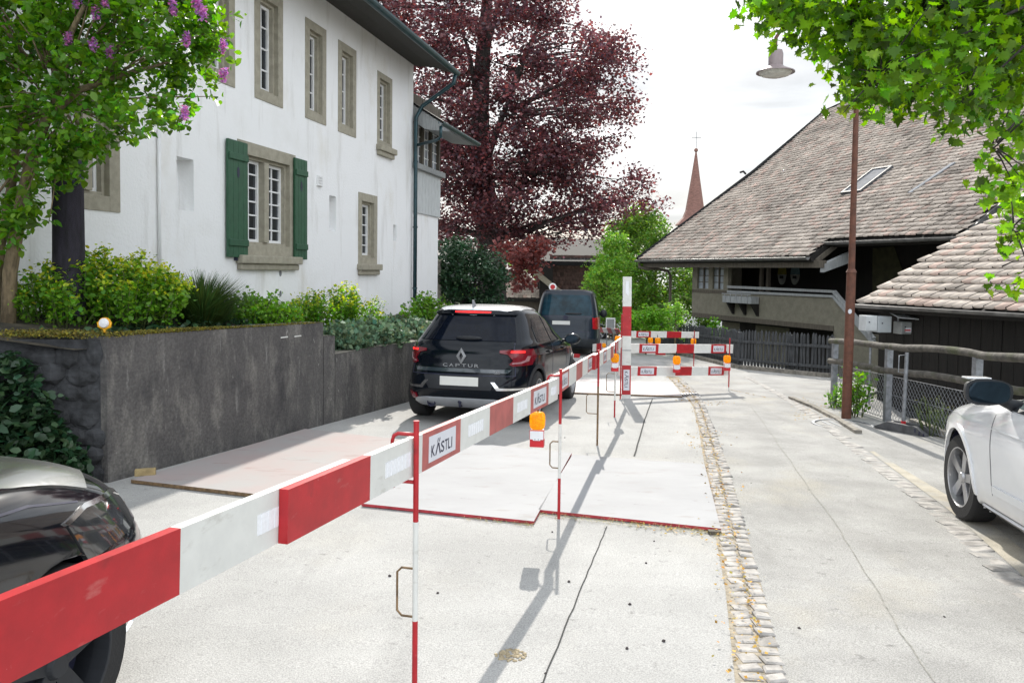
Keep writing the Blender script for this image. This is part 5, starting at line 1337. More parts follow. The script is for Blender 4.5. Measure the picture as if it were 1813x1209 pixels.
rvv = Vector((0,math.cos(R(35)),math.sin(R(35)))); Wd = e1.x-e0.x
tile_roof('roof', f2, e0, Vector((1,0,0)), rvv, [(0,0),(Wd,0),(Wd-.9,2.5),(0,2.5)], .22, .22, M['tile'], 1.25)
mb.prism([e0-UP*.03, e1-UP*.03, e1+rvv*2.5-UP*.03-Vector((.9,0,0)), e0+rvv*2.5-UP*.03], (0,0,-.15)); mb.build('roof_deck', M['wood_dark'], f2)
fbox('wall', f2, (884,531), (958,575), 41.4, 2.2, M['wood_mid'])
mb = MB(); v0, v1 = A(905,448,40.8), A(997,522,40.8); dv_ = (v1-v0); up_ = Vector((-dv_.z,0,dv_.x)).normalized()*.14
mb.prism([v0-up_,v1-up_,v1+up_,v0+up_], (0,.25,0)); mb.build('verge', M['sandstone'], f2)
mb = MB(); mb.prism([v0-up_*1.1,v1-up_*1.1,A(990,560,40.9),A(955,560,40.9),A(955,495,40.9)], (0,.6,0)); mb.build('gable_wall', M['wood_dark'], f2)
wh = thing('white_house', A(1235,600,44), 'bright white house wall seen below the farmhouse gallery', 'house')
fbox('wall', wh, (1190,545), (1300,640), 44, 5, M['plaster'])
fbox('plinth', wh, (1190,600), (1300,640), 43.9, .1, M['sandstone'])
# signs
p = A(978.5, 508, 33); o = thing('road_sign', Vector((p.x,33,gz(0,33))), 'round no entry style sign, white rim around a red centre, above the van', 'road sign')
mb = MB(); mb.tube([(p.x,33.03,gz(0,33)),(p.x,33.03,p.z+.1)], .03, 8); mb.build('pole', M['galv'], o)
mb = MB(); mb.lathe([(0,-.012),(.155,-.012),(.16,.0),(.155,.012),(0,.012)], (p.x,33,p.z), 24, 'Y'); dd = mb.build('disc', M['signwhite'], o)
mb = MB(); mb.lathe([(0,-.016),(.10,-.016),(.10,-.012)], (p.x,33,p.z), 20, 'Y'); mb.build('red_centre', M['signred'], dd)
p = A(1081, 573, 29); o = thing('notice_board', Vector((p.x,29,gz(0,29))), 'small white framed notice board on two legs beyond the fence', 'notice board')
mb = MB(); mb.box(p, (.34,.04,.42)); bd2 = mb.build('frame', M['signwhite'], o, bevel=.01)
mb = MB(); mb.box(p-Vector((0,.022,0)), (.27,.006,.34)); mb.build('panel', M['box_gray'], bd2)
for s_ in (-1,1):
    mb = MB(); mb.tube([(p.x+.13*s_,29.03,gz(0,29)),(p.x+.13*s_,29.03,p.z-.15)], .02, 6); mb.build('leg', M['galv'], o)

# ================================================================== TREES
bt = thing('copper_beech', Vector((-1.4,38,gz(0,38)-.2)), 'huge copper beech with dark purple foliage and thick trunk behind the white house', 'tree')
mb = MB(); TB = lambda x, y, Y=38: A(x, y, Y)
trunk = [TB(872,560), TB(868,430), TB(853,300), TB(850,200), TB(855,100), TB(862,10), TB(868,-90)]
mb.tube(trunk, [.75,.62,.5,.42,.36,.26,.12], 14)
for (a_, b_, r0) in (((855,300),(905,170),.2),((852,240),(820,60),.16),((905,170),(960,40),.14),((905,170),(935,90),.1),((862,400),(975,290),.24),((975,290),(1085,240),.12),((868,430),(1010,380),.2),((1010,380),(1120,350),.1),((853,330),(770,240),.15),((855,120),(900,-40),.12),((866,420),(780,400),.16),((905,200),(1050,130),.1),((868,440),(960,455),.12)):
    limb(mb, TB(*a_), TB(b_[0], b_[1], 38+random.uniform(-1.8,1.8)), r0*1.2, r0*.4, .06, 6, 8)
mb.build('trunk', M['barkdark'], bt, smooth=True)
bpol = [(1012,0),(985,35),(1005,62),(1055,48),(1085,72),(1100,70),(1120,110),(1135,140),(1120,180),(1128,235),(1090,225),(1098,265),(1072,280),(1095,310),(1120,290),(1150,305),(1172,352),(1160,388),(1122,400),(1080,420),(1050,440),(1000,430),(950,452),(900,478),(860,455),(830,440),(765,440),(740,330),(735,200),(700,80),(640,0),(660,-30),(740,-45),(860,-50),(960,-40),(1005,-20)]
cl = clumps_in(bpol, 38, 3.8, 350); pp, tw = spray(cl, 1.0, 190, 19, .42)
leaves('crown', pp, .165, LEAF, M['beech'], bt, droop=.2, shade=(.4,1.7), hue=.2)
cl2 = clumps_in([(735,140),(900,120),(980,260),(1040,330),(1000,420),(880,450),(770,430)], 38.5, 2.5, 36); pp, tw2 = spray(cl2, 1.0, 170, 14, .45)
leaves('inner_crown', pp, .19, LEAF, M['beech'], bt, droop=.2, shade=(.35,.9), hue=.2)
mb = MB()
for p in tw[::26]:
    q = min(trunk, key=lambda t_: (t_-Vector(p)).length+abs(t_.z-p[2])*1.0); limb(mb, q.lerp(Vector(p),.45), p, .045, .012, .1, 4, 5)
mb.build('twigs', M['barkdark'], bt, smooth=True)
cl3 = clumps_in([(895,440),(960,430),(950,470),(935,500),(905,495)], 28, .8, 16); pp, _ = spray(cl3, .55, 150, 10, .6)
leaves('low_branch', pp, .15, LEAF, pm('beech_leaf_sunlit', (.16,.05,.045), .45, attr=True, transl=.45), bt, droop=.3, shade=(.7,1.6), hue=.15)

def tree(name, label, cat, poly, Y, half, n, r, per, leaf, mat, stem, shade=(.55,1.5), tmpl=LEAF, group=None, flat=.7, bark='bark', r0=.12):
    b_ = A(stem[0], stem[1], Y); root = thing(name, Vector((b_.x, Y, terrain_z(b_.x,Y))), label, cat, group)
    cl = clumps_in(poly, Y, half, n); pp, tw = spray(cl, r, per, 9, flat)
    leaves('crown' if cat == 'tree' else 'foliage', pp, leaf, tmpl, mat, root, droop=.2, shade=shade)
    mb = MB(); top = Vector(cl.mean(0)); g0 = Vector((b_.x, Y, terrain_z(b_.x,Y)-.1)); mb.tube([g0, g0.lerp(top,.5), top], [r0,r0*.75,r0*.35], 8)
    for p in cl[::4]: limb(mb, g0.lerp(top, random.uniform(.4,.95)), p, r0*.3, .01, .1, 4, 5)
    mb.build('trunk' if cat == 'tree' else 'stems', M[bark], root, smooth=True); return root
tree('laurel_bush', 'large dark green rounded bush under the copper beech, right of the white house', 'bush', [(772,440),(820,432),(870,448),(895,480),(898,520),(885,545),(775,550)], 24, 1.6, 80, .42, 160, .10, M['darkleaf'], (830,545), (.5,1.9), bark='barkdark')
tree('broadleaf_tree', 'bright sunlit green tree right behind the dark van and marker board', 'tree', [(1042,520),(1048,470),(1072,430),(1105,425),(1118,470),(1112,530),(1085,560),(1055,545)], 33, 1.2, 60, .5, 150, .11, M['greenleaf'], (1090,570), (.8,1.7), group='green trees left of the farmhouse')
tree('broadleaf_tree', 'taller green tree between the copper beech and the farmhouse roof', 'tree', [(1090,500),(1085,430),(1110,395),(1150,380),(1185,400),(1215,450),(1228,500),(1225,575),(1150,580),(1100,560)], 36, 2.0, 120, .62, 170, .13, M['greenleaf'], (1165,590), (.4,1.25), group='green trees left of the farmhouse')
tree('broadleaf_tree', 'pale distant tree showing at the tip of the purple crown', 'tree', [(1080,400),(1110,370),(1150,375),(1165,405),(1140,430),(1085,430)], 55, 2.0, 30, .8, 150, .2, M['greenleaf'], (1120,560), (.7,1.4), group='green trees left of the farmhouse')
tree('feathery_shrub', 'yellow green feathery shrub behind the farthest crossing plank', 'shrub', [(1108,588),(1112,555),(1135,545),(1165,548),(1182,570),(1182,592)], 24.5, .6, 36, .28, 160, .07, M['euph'], (1145,600), (.8,1.6), r0=.04)
tree('variegated_shrub', 'loose pale leaved shrub left of the downpipe below the farmhouse eave', 'shrub', [(1178,590),(1176,555),(1192,530),(1208,540),(1216,575),(1214,596)], 24, .5, 16, .22, 60, .08, M['greenleaf'], (1195,604), (1.0,2.2), r0=.04)
tree('corner_shrub', 'dark green shrub under the left corner of the farmhouse gallery', 'shrub', [(1228,600),(1230,570),(1250,562),(1262,585),(1265,603)], 25.5, .5, 20, .26, 110, .08, M['greenleaf'], (1246,610), (.3,.9), r0=.04)
tree('young_shrub', 'bright leafy sprig against the white wall under the gallery', 'shrub', [(1258,598),(1258,572),(1275,565),(1285,575),(1275,600)], 25, .3, 8, .2, 60, .1, M['euph'], (1268,606), (.9,1.8), r0=.02)
tree('roadside_bush', 'sunlit low bush along the road just beyond the dark van', 'bush', [(1048,560),(1070,548),(1100,560),(1100,585),(1080,580),(1060,572)], 34, .8, 16, .35, 90, .1, M['greenleaf'], (1080,585), (.6,1.5), r0=.04)
# far wood closing the view
pts = []
for _ in range(5200):
    x = random.uniform(-45, 70); pts.append((x, 120+random.uniform(-5,8), -2.5+abs(random.gauss(0,1))*3.0*(.6+.4*math.sin(x*.21))))
o = leaves('far_trees', np.array(pts), 1.3, LEAF, M['greenleaf'], shade=(.5,1.2)); meta(o, kind='stuff')

# maple overhanging at the upper right
mpl = thing('maple_tree', Vector((7.4, 5.6, -1.0)), 'maple with bright backlit lobed leaves overhanging the upper right', 'tree')
mb = MB(); t0 = Vector((7.4,5.6,-1.0)); t1 = Vector((7.2,5.9,3.2)); t2 = Vector((7.0,6.2,6.2)); mb.tube([t0,t1,t2,Vector((6.9,6.4,9.0))], [.26,.2,.15,.08], 12)
ends = [(1500,60,6.6),(1420,40,6.8),(1640,160,6.4),(1760,260,6.3),(1795,400,6.2),(1620,30,7.0),(1700,190,6.2),(1560,130,6.3)]
for x, y, Y in ends:
    e = A(x,y,Y); limb(mb, t1.lerp(t2, .55+.45*random.random()), e, .035, .006, .03, 8, 6)
mb.build('trunk', M['barkdark'], mpl, smooth=True)
mpol = [(1345,10),(1350,45),(1362,65),(1385,55),(1410,52),(1440,72),(1470,92),(1492,105),(1500,150),(1490,140),(1492,165),(1520,192),(1540,188),(1560,200),(1585,178),(1610,190),(1625,232),(1640,225),(1650,212),(1690,232),(1705,222),(1745,220),(1775,275),(1758,350),(1775,380),(1795,390),(1790,450),(1782,490),(1813,505),(1850,500),(1850,-120),(1500,-140),(1370,-90)]
dens = np.concatenate([clumps_in(mpol, 6.6, .9, 280), clumps_in([(1345,10),(1350,38),(1385,46),(1440,62),(1490,85),(1492,165),(1530,185),(1600,170),(1560,20),(1400,-30)], 6.6, .5, 70)])
pp, tw = spray(dens, .22, 17, 4, .8)
leaves('crown', pp, .088, MAPLE, M['mapleleaf'], mpl, droop=.7, spread=1.2, shade=(.35,1.9), hue=.14)
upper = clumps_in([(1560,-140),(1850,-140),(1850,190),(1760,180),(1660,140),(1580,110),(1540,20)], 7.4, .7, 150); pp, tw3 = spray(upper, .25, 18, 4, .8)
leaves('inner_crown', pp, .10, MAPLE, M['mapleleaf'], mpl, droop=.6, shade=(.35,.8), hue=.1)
mb = MB()
for p in tw[::11]:
    e = min(ends, key=lambda s: (A(*s)-Vector(p)).length); limb(mb, A(*e).lerp(Vector(p), .1), p, .008, .003, .02, 4, 5)
mb.build('twigs', M['barkdark'], mpl, smooth=True)

# ================================================================== CARS
def pchip(xk, yk, xq):
    xk, yk = np.array(xk, float), np.array(yk, float); h = np.diff(xk); d = np.diff(yk)/h; m = np.zeros(len(xk))
    for i in range(1, len(xk)-1):
        if d[i-1]*d[i] > 0:
            w1, w2 = 2*h[i]+h[i-1], h[i]+2*h[i-1]; m[i] = (w1+w2)/(w1/d[i-1]+w2/d[i])
    m[0], m[-1] = d[0], d[-1]
    i = np.clip(np.searchsorted(xk, xq)-1, 0, len(xk)-2); t = (xq-xk[i])/h[i]
    return ((2*t**3-3*t**2+1)*yk[i] + (t**3-2*t**2+t)*h[i]*m[i] + (-2*t**3+3*t**2)*yk[i+1] + (t**3-t**2)*h[i]*m[i+1])
class Car:
    """body from horizontal outlines (z, rear x, front x, half width, squareness), x forward, y left"""
    def __init__(s, levels, nth=144, nz=110, ftaper=.12, rtaper=.06, pos=(0,0), heading=0.0, name='car', label='', cat='car', group=None, pitch=SL):
        Lk = sorted(levels); zk = [l[0] for l in Lk]; tk = [0]
        for a, b in zip(Lk[:-1], Lk[1:]): tk.append(tk[-1]+.02+math.hypot(b[0]-a[0], max(abs(b[1]-a[1]), abs(b[2]-a[2]), abs(b[3]-a[3]))*.5))
        tq = np.linspace(0, tk[-1], nz)
        Z, XR, XF, Wd, Np = (pchip(tk, [l[i] for l in Lk], tq) for i in range(5))
        th = np.linspace(0, 2*np.pi, nth, endpoint=False) + .0
        c, sn_ = np.cos(th), np.sin(th); V = []
        for z, a, b, w, n in zip(Z, XR, XF, Wd, Np):
            e = 2/n; x = np.sign(c)*np.abs(c)**e; y = np.sign(sn_)*np.abs(sn_)**e
            # even out points along the superellipse
            xx = (a+b)/2+(b-a)/2*x; yy = w*y
            q = np.concatenate([[0], np.cumsum(np.hypot(np.diff(np.append(xx, xx[0])), np.diff(np.append(yy, yy[0]))))])
            u = np.linspace(0, q[-1], nth, endpoint=False)
            xx, yy = np.interp(u, q, np.append(xx, xx[0])), np.interp(u, q, np.append(yy, yy[0]))
            sx = (xx-(a+b)/2)/((b-a)/2)
            yy = yy*(1 - ftaper*np.clip(sx, 0, 1)**3 - rtaper*np.clip(-sx, 0, 1)**3)
            V.append(np.stack([xx, yy, np.full(nth, z)], 1))
        s.V = np.concatenate(V); F = []
        for i in range(nz-1):
            for k in range(nth): k2 = (k+1) % nth; F.append((i*nth+k, i*nth+k2, (i+1)*nth+k2, (i+1)*nth+k))
        F.append(tuple(range(nth))[::-1]); F.append(tuple((nz-1)*nth+k for k in range(nth)))
        s.F = F; s.bvh = BVHTree.FromPolygons([tuple(v) for v in s.V], F)
        s.root = thing(name, (pos[0], pos[1], gz(*pos)), label, cat, group, (0, pitch, math.pi/2-heading)); OFF[s.root] = Vector((0,0,0))
    def shape(s, fn):
        s.V = np.array([fn(*v) for v in s.V]); s.bvh = BVHTree.FromPolygons([tuple(v) for v in s.V], s.F)
    def body(s, mat, arches=(), R_=.36, name='body', lowmat=None, lowz=0.0):
        V = s.V.copy(); dead = set()
        for (ax, az) in arches:
            r = np.hypot(V[:,0]-ax, V[:,2]-az); side = np.abs(V[:,1]) > .45
            ins = (r < R_) & side
            F2 = []
            for f in s.F:
                if len(f) > 4: F2.append(f); continue
                k = sum(ins[i] for i in f)
                if k == 4: continue
                F2.append(f)
            s.F = F2
            snap = set(i for f in F2 if len(f) == 4 for i in f if ins[i])
            for i in snap:
                q = R_/max(r[i], 1e-4); V[i,0] = ax+(V[i,0]-ax)*q; V[i,2] = az+(V[i,2]-az)*q
        used = sorted({i for f in s.F for i in f}); mp_ = {i: k for k, i in enumerate(used)}
        mb = MB(); mb.v = [tuple(V[i]) for i in used]; mb.f = [tuple(mp_[i] for i in f) for f in s.F]
        mb.m = [1 if (lowmat and np.mean([V[i,2] for i in f]) < lowz) else 0 for f in s.F]
        o = mb.build(name, [mat, lowmat] if lowmat else mat, s.root, smooth=True, world=False, fixn=False, auto=50)
        for (ax, az) in arches:
            for sg in (1,-1):
                mb = MB(); n = 22; vs = []
                for k in range(n+1):
                    a = (math.pi)*k/n; x, z = ax+(R_+.004)*math.cos(a), az+(R_+.004)*math.sin(a)
                    vs += [(x, sg*.80, z), (x, sg*.5, z)]
                mb.add(vs, [(2*k, 2*k+1, 2*k+3, 2*k+2) for k in range(n)])
                mb.add([(ax+(R_+.004)*math.cos((math.pi)*k/n), sg*.5, az+(R_+.004)*math.sin((math.pi)*k/n)) for k in range(n+1)], [tuple(range(n+1))])
                mb.build('arch_liner', M['ink'], s.root, world=False, fixn=False)
        return o
    def hit(s, plane, a, b, sg=1):
        if plane == 'side': o, d = Vector((a, 4*sg, b)), Vector((0,-sg,0))
        elif plane == 'rear': o, d = Vector((-4, a, b)), Vector((1,0,0))
        elif plane == 'front': o, d = Vector((9, a, b)), Vector((-1,0,0))
        else: o, d = Vector((a, b, 5)), Vector((0,0,-1))
        p, n, _, _ = s.bvh.ray_cast(o, d)
        if p is None:
            p, n, _, _ = s.bvh.find_nearest(o + d*(4 if plane != 'top' else 3.5))
        if n.dot(d) > 0: n = -n
        return p, n
    def decal(s, name, poly, plane, mat, parent=None, off=.004, step=.05, sg=1, smooth=True, depth=.012):
        pts = []; N_ = len(poly)
        for i in range(N_):
            a, b = poly[i], poly[(i+1) % N_]; L = math.hypot(b[0]-a[0], b[1]-a[1]); k = max(1, int(L/step))
            for j in range(k): pts.append((a[0]+(b[0]-a[0])*j/k, a[1]+(b[1]-a[1])*j/k))
        nb = len(pts); P = np.array(pts); lo, hi = P.min(0), P.max(0); extra = []
        gx, gy = np.meshgrid(np.arange(lo[0]+step*.5, hi[0], step), np.arange(lo[1]+step*.5, hi[1], step)); gx, gy = gx.ravel(), gy.ravel()
        if len(gx):
            ok = inpoly(gx, gy, pts)
            for x, y in zip(gx[ok], gy[ok]):
                if np.min(np.hypot(P[:,0]-x, P[:,1]-y)) > step*.35: extra.append((x, y))
        vv, ee, ff, *_ = delaunay_2d_cdt([Vector(p) for p in pts+extra], [(i, (i+1) % nb) for i in range(nb)], [], 1, 1e-5)
        mb = MB(); top = []; low = []
        for v in vv:
            p, n = s.hit(plane, v.x, v.y, sg); top.append(p+n*off); low.append(p-n*depth)
        cnt = {}
        for f in ff:
            for i in range(len(f)):
                e = (f[i], f[(i+1) % len(f)]); cnt[tuple(sorted(e))] = cnt.get(tuple(sorted(e)), 0)+1
        mb.add(top+low, [tuple(f) for f in ff]); n0 = len(top)
        for e, k in cnt.items():
            if k == 1: mb.f.append((e[0], e[1], n0+e[1], n0+e[0])); mb.m.append(0)
        return mb.build(name, mat, parent or s.root, smooth=smooth, world=False, auto=40)
    def wheel(s, x, y, r, w=.21, spokes=5, rimmat='rim', rr=.70, twist=.0):
        sg = 1 if y > 0 else -1; mb = MB()
        prof = [(r*rr,-w/2),(r*.93,-w/2),(r*.985,-w*.42),(r,-w*.3),(r,w*.3),(r*.985,w*.42),(r*.93,w/2),(r*rr,w/2),(r*rr,-w/2)]
        mb.lathe(prof, (x, y, r), 40, 'Y'); wh_ = mb.build('wheel', M['tyre'], s.root, smooth=True, world=False, auto=40)
        mb = MB(); q = r*rr; f = y+sg*w*.36
        mb.lathe([(q*1.0,sg*w*.5),(q*.96,sg*w*.5),(q*.93,sg*w*.2),(q*.93,-sg*w*.3)], (x,y,r), 40, 'Y')
        mb.lathe([(0,sg*w*.44),(q*.16,sg*w*.44),(q*.2,sg*w*.36),(q*.2,sg*.1*w),(0,sg*.1*w)], (x,y,r), 20, 'Y')
        for k in range(spokes):
            a = 2*math.pi*k/spokes+math.pi/2+twist; d = Vector((math.cos(a),0,math.sin(a))); t = Vector((-math.sin(a),0,math.cos(a))); c = Vector((x,f,r))
            mb.prism([c+d*q*.1-t*q*.13, c+d*q*.95-t*q*.17, c+d*q*.95+t*q*.17, c+d*q*.1+t*q*.13], Vector((0,-sg*.035,0)))
        mb.build('rim', M[rimmat], wh_, world=False, bevel=.004)
        mb = MB(); mb.lathe([(0,0),(q*.93,0)], (x, y-sg*w*.1, r), 30, 'Y'); mb.build('brake_disc', M['ink'], wh_, world=False, fixn=False)
        return wh_
def rot2(pos, heading, x, y):
    f = (math.sin(heading), math.cos(heading)); l = (-math.cos(heading), math.sin(heading)); return (pos[0]+f[0]*x+l[0]*y, pos[1]+f[1]*x+l[1]*y)

# ---- black crossover seen from behind
HD = R(14.5)
c1 = Car([(.19,.42,3.9,.74,5),(.26,.16,4.05,.83,5.5),(.36,.04,4.18,.875,5.5),(.50,.0,4.22,.895,5.5),(.60,.015,4.22,.90,5.5),(.70,.05,4.22,.90,5.4),(.78,.075,4.2,.90,5.2),(.88,.085,4.12,.90,5),(.94,.10,3.95,.895,5),(1.0,.13,3.62,.885,5),(1.05,.17,3.2,.865,5),(1.12,.25,3.0,.825,4.8),(1.22,.36,2.78,.775,4.6),(1.32,.47,2.56,.725,4.4),(1.42,.56,2.32,.67,4.2),(1.48,.60,2.15,.63,4.2),(1.525,.70,1.98,.575,4),(1.553,.95,1.75,.47,3.6),(1.57,1.3,1.5,.2,3)],
        pos=(-.68,10.22), heading=HD, name='black_crossover', label='black crossover car with white roof and lit brake lights, seen from behind', cat='car', rtaper=.05)
c1.body(M['blackpaint'], [(.80,.345),(3.44,.345)], .385, lowmat=M['carplastic'], lowz=.36)
for x in (.80, 3.44):
    for y in (.775,-.775): c1.wheel(x, y, .345, .22)
RW_ = [(-.66,1.10),(.66,1.10),(.63,1.20),(.55,1.40),(.49,1.418),(-.49,1.418),(-.55,1.40),(-.63,1.20)]
c1.decal('rear_window', RW_, 'rear', M['carglass'], off=.006)
c1.decal('spoiler', [(-.57,1.43),(.57,1.43),(.54,1.462),(.35,1.478),(-.35,1.478),(-.54,1.462)], 'rear', M['blackpaint'], off=.03, depth=.03)
c1.decal('high_brake_light', [(-.25,1.449),(.25,1.449),(.25,1.462),(-.25,1.462)], 'rear', M['brake'], off=.036, step=.03)
rf = [(.74,-.50),(.62,-.42),(.575,-.3),(.565,0),(.575,.3),(.62,.42),(.74,.50),(.9,.585),(1.4,.60),(1.9,.57),(2.16,.50),(2.28,.3),(2.3,0),(2.28,-.3),(2.16,-.50),(1.9,-.57),(1.4,-.60),(.9,-.585)]
c1.decal('roof', rf, 'top', M['whitepaint'], off=.007, step=.07)
mb = MB(); p, n = c1.hit('top', .78, .05); mb.prism([p+Vector((-.07,-.012,-.01)),p+Vector((.08,-.012,-.01)),p+Vector((-.02,-.003,.095)),p+Vector((-.06,-.003,.10))], (0,.024,0)); mb.build('antenna_fin', M['galv'], c1.root, world=False, bevel=.006)
def both(name, poly, plane, mat, **k):
    out = []
    for sg in (1,-1): out.append(c1.decal(name, [(sg*a, b) for a, b in poly], plane, mat, **k))
    return out
for o_ in both('tail_light', [(.50,.985),(.70,1.0),(.83,1.0),(.855,.90),(.83,.79),(.66,.785),(.62,.81),(.66,.86),(.60,.935),(.50,.955)], 'rear', M['taillight'], off=.016, step=.018): pass
for sg in (1,-1):
    c1.decal('brake_light', [(sg*.63,.955),(sg*.765,.955),(sg*.765,.975),(sg*.63,.975)], 'rear', M['brake'], off=.024, step=.02)
    c1.decal('light_guide', [(sg*.65,.812),(sg*.74,.818),(sg*.80,.845),(sg*.815,.91),(sg*.79,.91),(sg*.775,.862),(sg*.73,.838),(sg*.65,.83)], 'rear', pm('lens_pale', (.35,.18,.20), .2, coat=1), off=.023, step=.02)
    c1.decal('bumper_trim', [(sg*.42,.585),(sg*.47,.585),(sg*.53,.515),(sg*.84,.505),(sg*.84,.485),(sg*.50,.485)], 'rear', M['chrome'], off=.014, step=.03)
    c1.decal('reflector', [(sg*.60,.335),(sg*.81,.335),(sg*.82,.375),(sg*.79,.41),(sg*.62,.40)], 'rear', M['taillight'], off=.022, step=.02)
    ws = [(.60,1.07),(2.95,1.045),(2.60,1.25),(2.28,1.41),(1.5,1.45),(1.0,1.43),(.75,1.33)]
    g_ = c1.decal('side_window', [(.86,1.08),(1.62,1.065),(1.62,1.415),(1.1,1.40),(.93,1.28)], 'side', M['carglass'], off=.006, sg=sg)
    c1.decal('side_window', [(1.68,1.065),(2.78,1.05),(2.52,1.24),(2.24,1.385),(1.68,1.418)], 'side', M['carglass'], off=.006, sg=sg)
    c1.decal('side_cladding', [(1.20,.21),(3.03,.21),(3.03,.37),(1.20,.37)], 'side', M['carplastic'], off=.012, sg=sg)
    for x in (1.64, 2.72):
        c1.decal('door_gap', [(x,.4),(x+.012,.4),(x+.012,1.04),(x,1.04)], 'side', M['ink'], off=.0015, sg=sg)
    for x in (1.30, 2.34):
        p, n = c1.hit('side', x, .93, sg); mb = MB(); mb.box(p+Vector((.09,sg*.018,0)), (.2,.03,.028)); mb.build('door_handle', M['blackpaint'], c1.root, world=False, bevel=.008, smooth=True)
    for ax in (.80,3.44):
        ring = [(ax+.435*math.cos(t), .345+.435*math.sin(t)) for t in np.linspace(-.25, math.pi+.25, 22)]+[(ax+.383*math.cos(t), .345+.383*math.sin(t)) for t in np.linspace(math.pi+.25, -.25, 22)]
        c1.decal('wheel_arch_trim', ring, 'side', M['carplastic'], off=.010, sg=sg, step=.04)
    mb = MB(); p, n = c1.hit('side', 2.62, 1.03, sg); q = p+Vector((0,sg*.16,.02))
    mb.blob(q, (.085,.13,.085), 14, 9); mm = mb.build('wing_mirror', M['blackpaint'], c1.root, smooth=True, world=False)
    mb = MB(); mb.tube([p, q-Vector((0,sg*.06,.03))], .022, 8); mb.build('stalk', M['carplastic'], mm, world=False)
    mb = MB(); mb.prism([q+Vector((-.079,.10*math.cos(t),.065*math.sin(t))) for t in np.linspace(0,6.283,19)[:-1]], (-.006,0,0)); mb.build('mirror_glass', M['mirror'], mm, world=False)
c1.decal('tailgate_band', [(-.62,.70),(.62,.70),(.66,.745),(-.66,.745)], 'rear', pm('band_dark', (.03,.04,.05), .12, coat=1), off=.004)
# tailgate step: gaps
c1.decal('tailgate_gap', [(-.70,.66),(.70,.66),(.705,.668),(-.705,.668)], 'rear', M['ink'], off=.003, step=.04)
for sg in (1,-1): c1.decal('tailgate_gap', [(sg*.70,.66),(sg*.708,.66),(sg*.66,1.08),(sg*.652,1.08)], 'rear', M['ink'], off=.003, step=.04)
c1.decal('license_recess', [(-.42,.48),(.42,.48),(.50,.655),(-.50,.655)], 'rear', M['carplastic'], off=.004)
mb = MB(); p, n = c1.hit('rear', .0, .585); mb.box(p+Vector((-.014,0,.0)), (.01,.52,.115), (Vector((1,0,0)),Vector((0,1,0)),UP)); mb.build('number_plate', M['plateblank'], c1.root, world=False, bevel=.003)
c1.decal('bumper_guard', [(-.60,.245),(.60,.245),(.66,.30),(.62,.345),(.45,.365),(-.45,.365),(-.62,.345),(-.66,.30)], 'rear', M['silver'], off=.024, step=.03)
mb = MB(); p, n = c1.hit('rear', .40, .285); mb.lathe([(.055,0),(.055,-.06),(.045,-.06),(.045,.0)], (p.x,.40,p.z), 18, 'X'); mb.lathe([(0,-.02),(.046,-.02)], (p.x,.40,p.z), 18, 'X'); mb.build('exhaust_tip', M['ink'], c1.root, world=False, smooth=True, auto=40)
mb = MB(); p, n = c1.hit('rear', 0, .285); mb.blob((p.x-.06,0,.315), .03, 10, 7); mb.tube([(p.x+.02,0,.25),(p.x-.06,0,.255),(p.x-.06,0,.30)], .016, 8); mb.build('tow_ball', M['ink'], c1.root, world=False, smooth=True)
mb = MB(); p, n = c1.hit('rear', 0, 1.135); mb.blob((p.x-.03, -.05, 1.135), (.022,.19,.03), 14, 7); mb.build('rear_wiper', M['carplastic'], c1.root, world=False, smooth=True)
# badge and lettering
bx_, bz_ = c1.hit('rear', 0, .90)[0].x-.012, .905
mb = MB(); o_, i_ = [(0,.105),(.065,0),(0,-.105),(-.065,0)], [(0,.052),(.028,0),(0,-.052),(-.028,0)]
vs = [(bx_-.01, -a, bz_+b) for a,b in o_]+[(bx_-.016, -a*1.05, bz_+b*1.05) for a,b in i_]+[(bx_+.012, -a, bz_+b) for a,b in o_]+[(bx_+.012,-a,bz_+b) for a,b in i_]
mb.add(vs, [(k,(k+1)%4,4+(k+1)%4,4+k) for k in range(4)]+[(8+k,8+(k+1)%4,(k+1)%4,k) for k in range(4)]+[(4+k,4+(k+1)%4,12+(k+1)%4,12+k) for k in range(4)])
mb.build('badge', MATS['badge_silver'] if 'badge_silver' in MATS else pm('badge_silver', (.26,.265,.275), .4, metal=.2), c1.root, world=False)
mb = MB(); xq = c1.hit('rear', 0, .775)[0].x-.012
for ch, y in zip('CAPTUR', np.linspace(.245,-.185,6)): put_text(mb, ch, (xq,y,.765), (0,-1,0), (0,0,1), .042, .062)
mb.build('lettering', pm('badge_silver', (.26,.265,.275), .4, metal=.2), c1.root, world=False, fixn=False)
mb = MB(); xq = c1.hit('rear', -.5, .70)[0].x-.010; put_text(mb, 'Zen', (xq,-.43,.685), (0,-1,.08), (0,0,1), .045, .10); mb.build('trim_lettering', MATS['badge_silver'], c1.root, world=False, fixn=False)

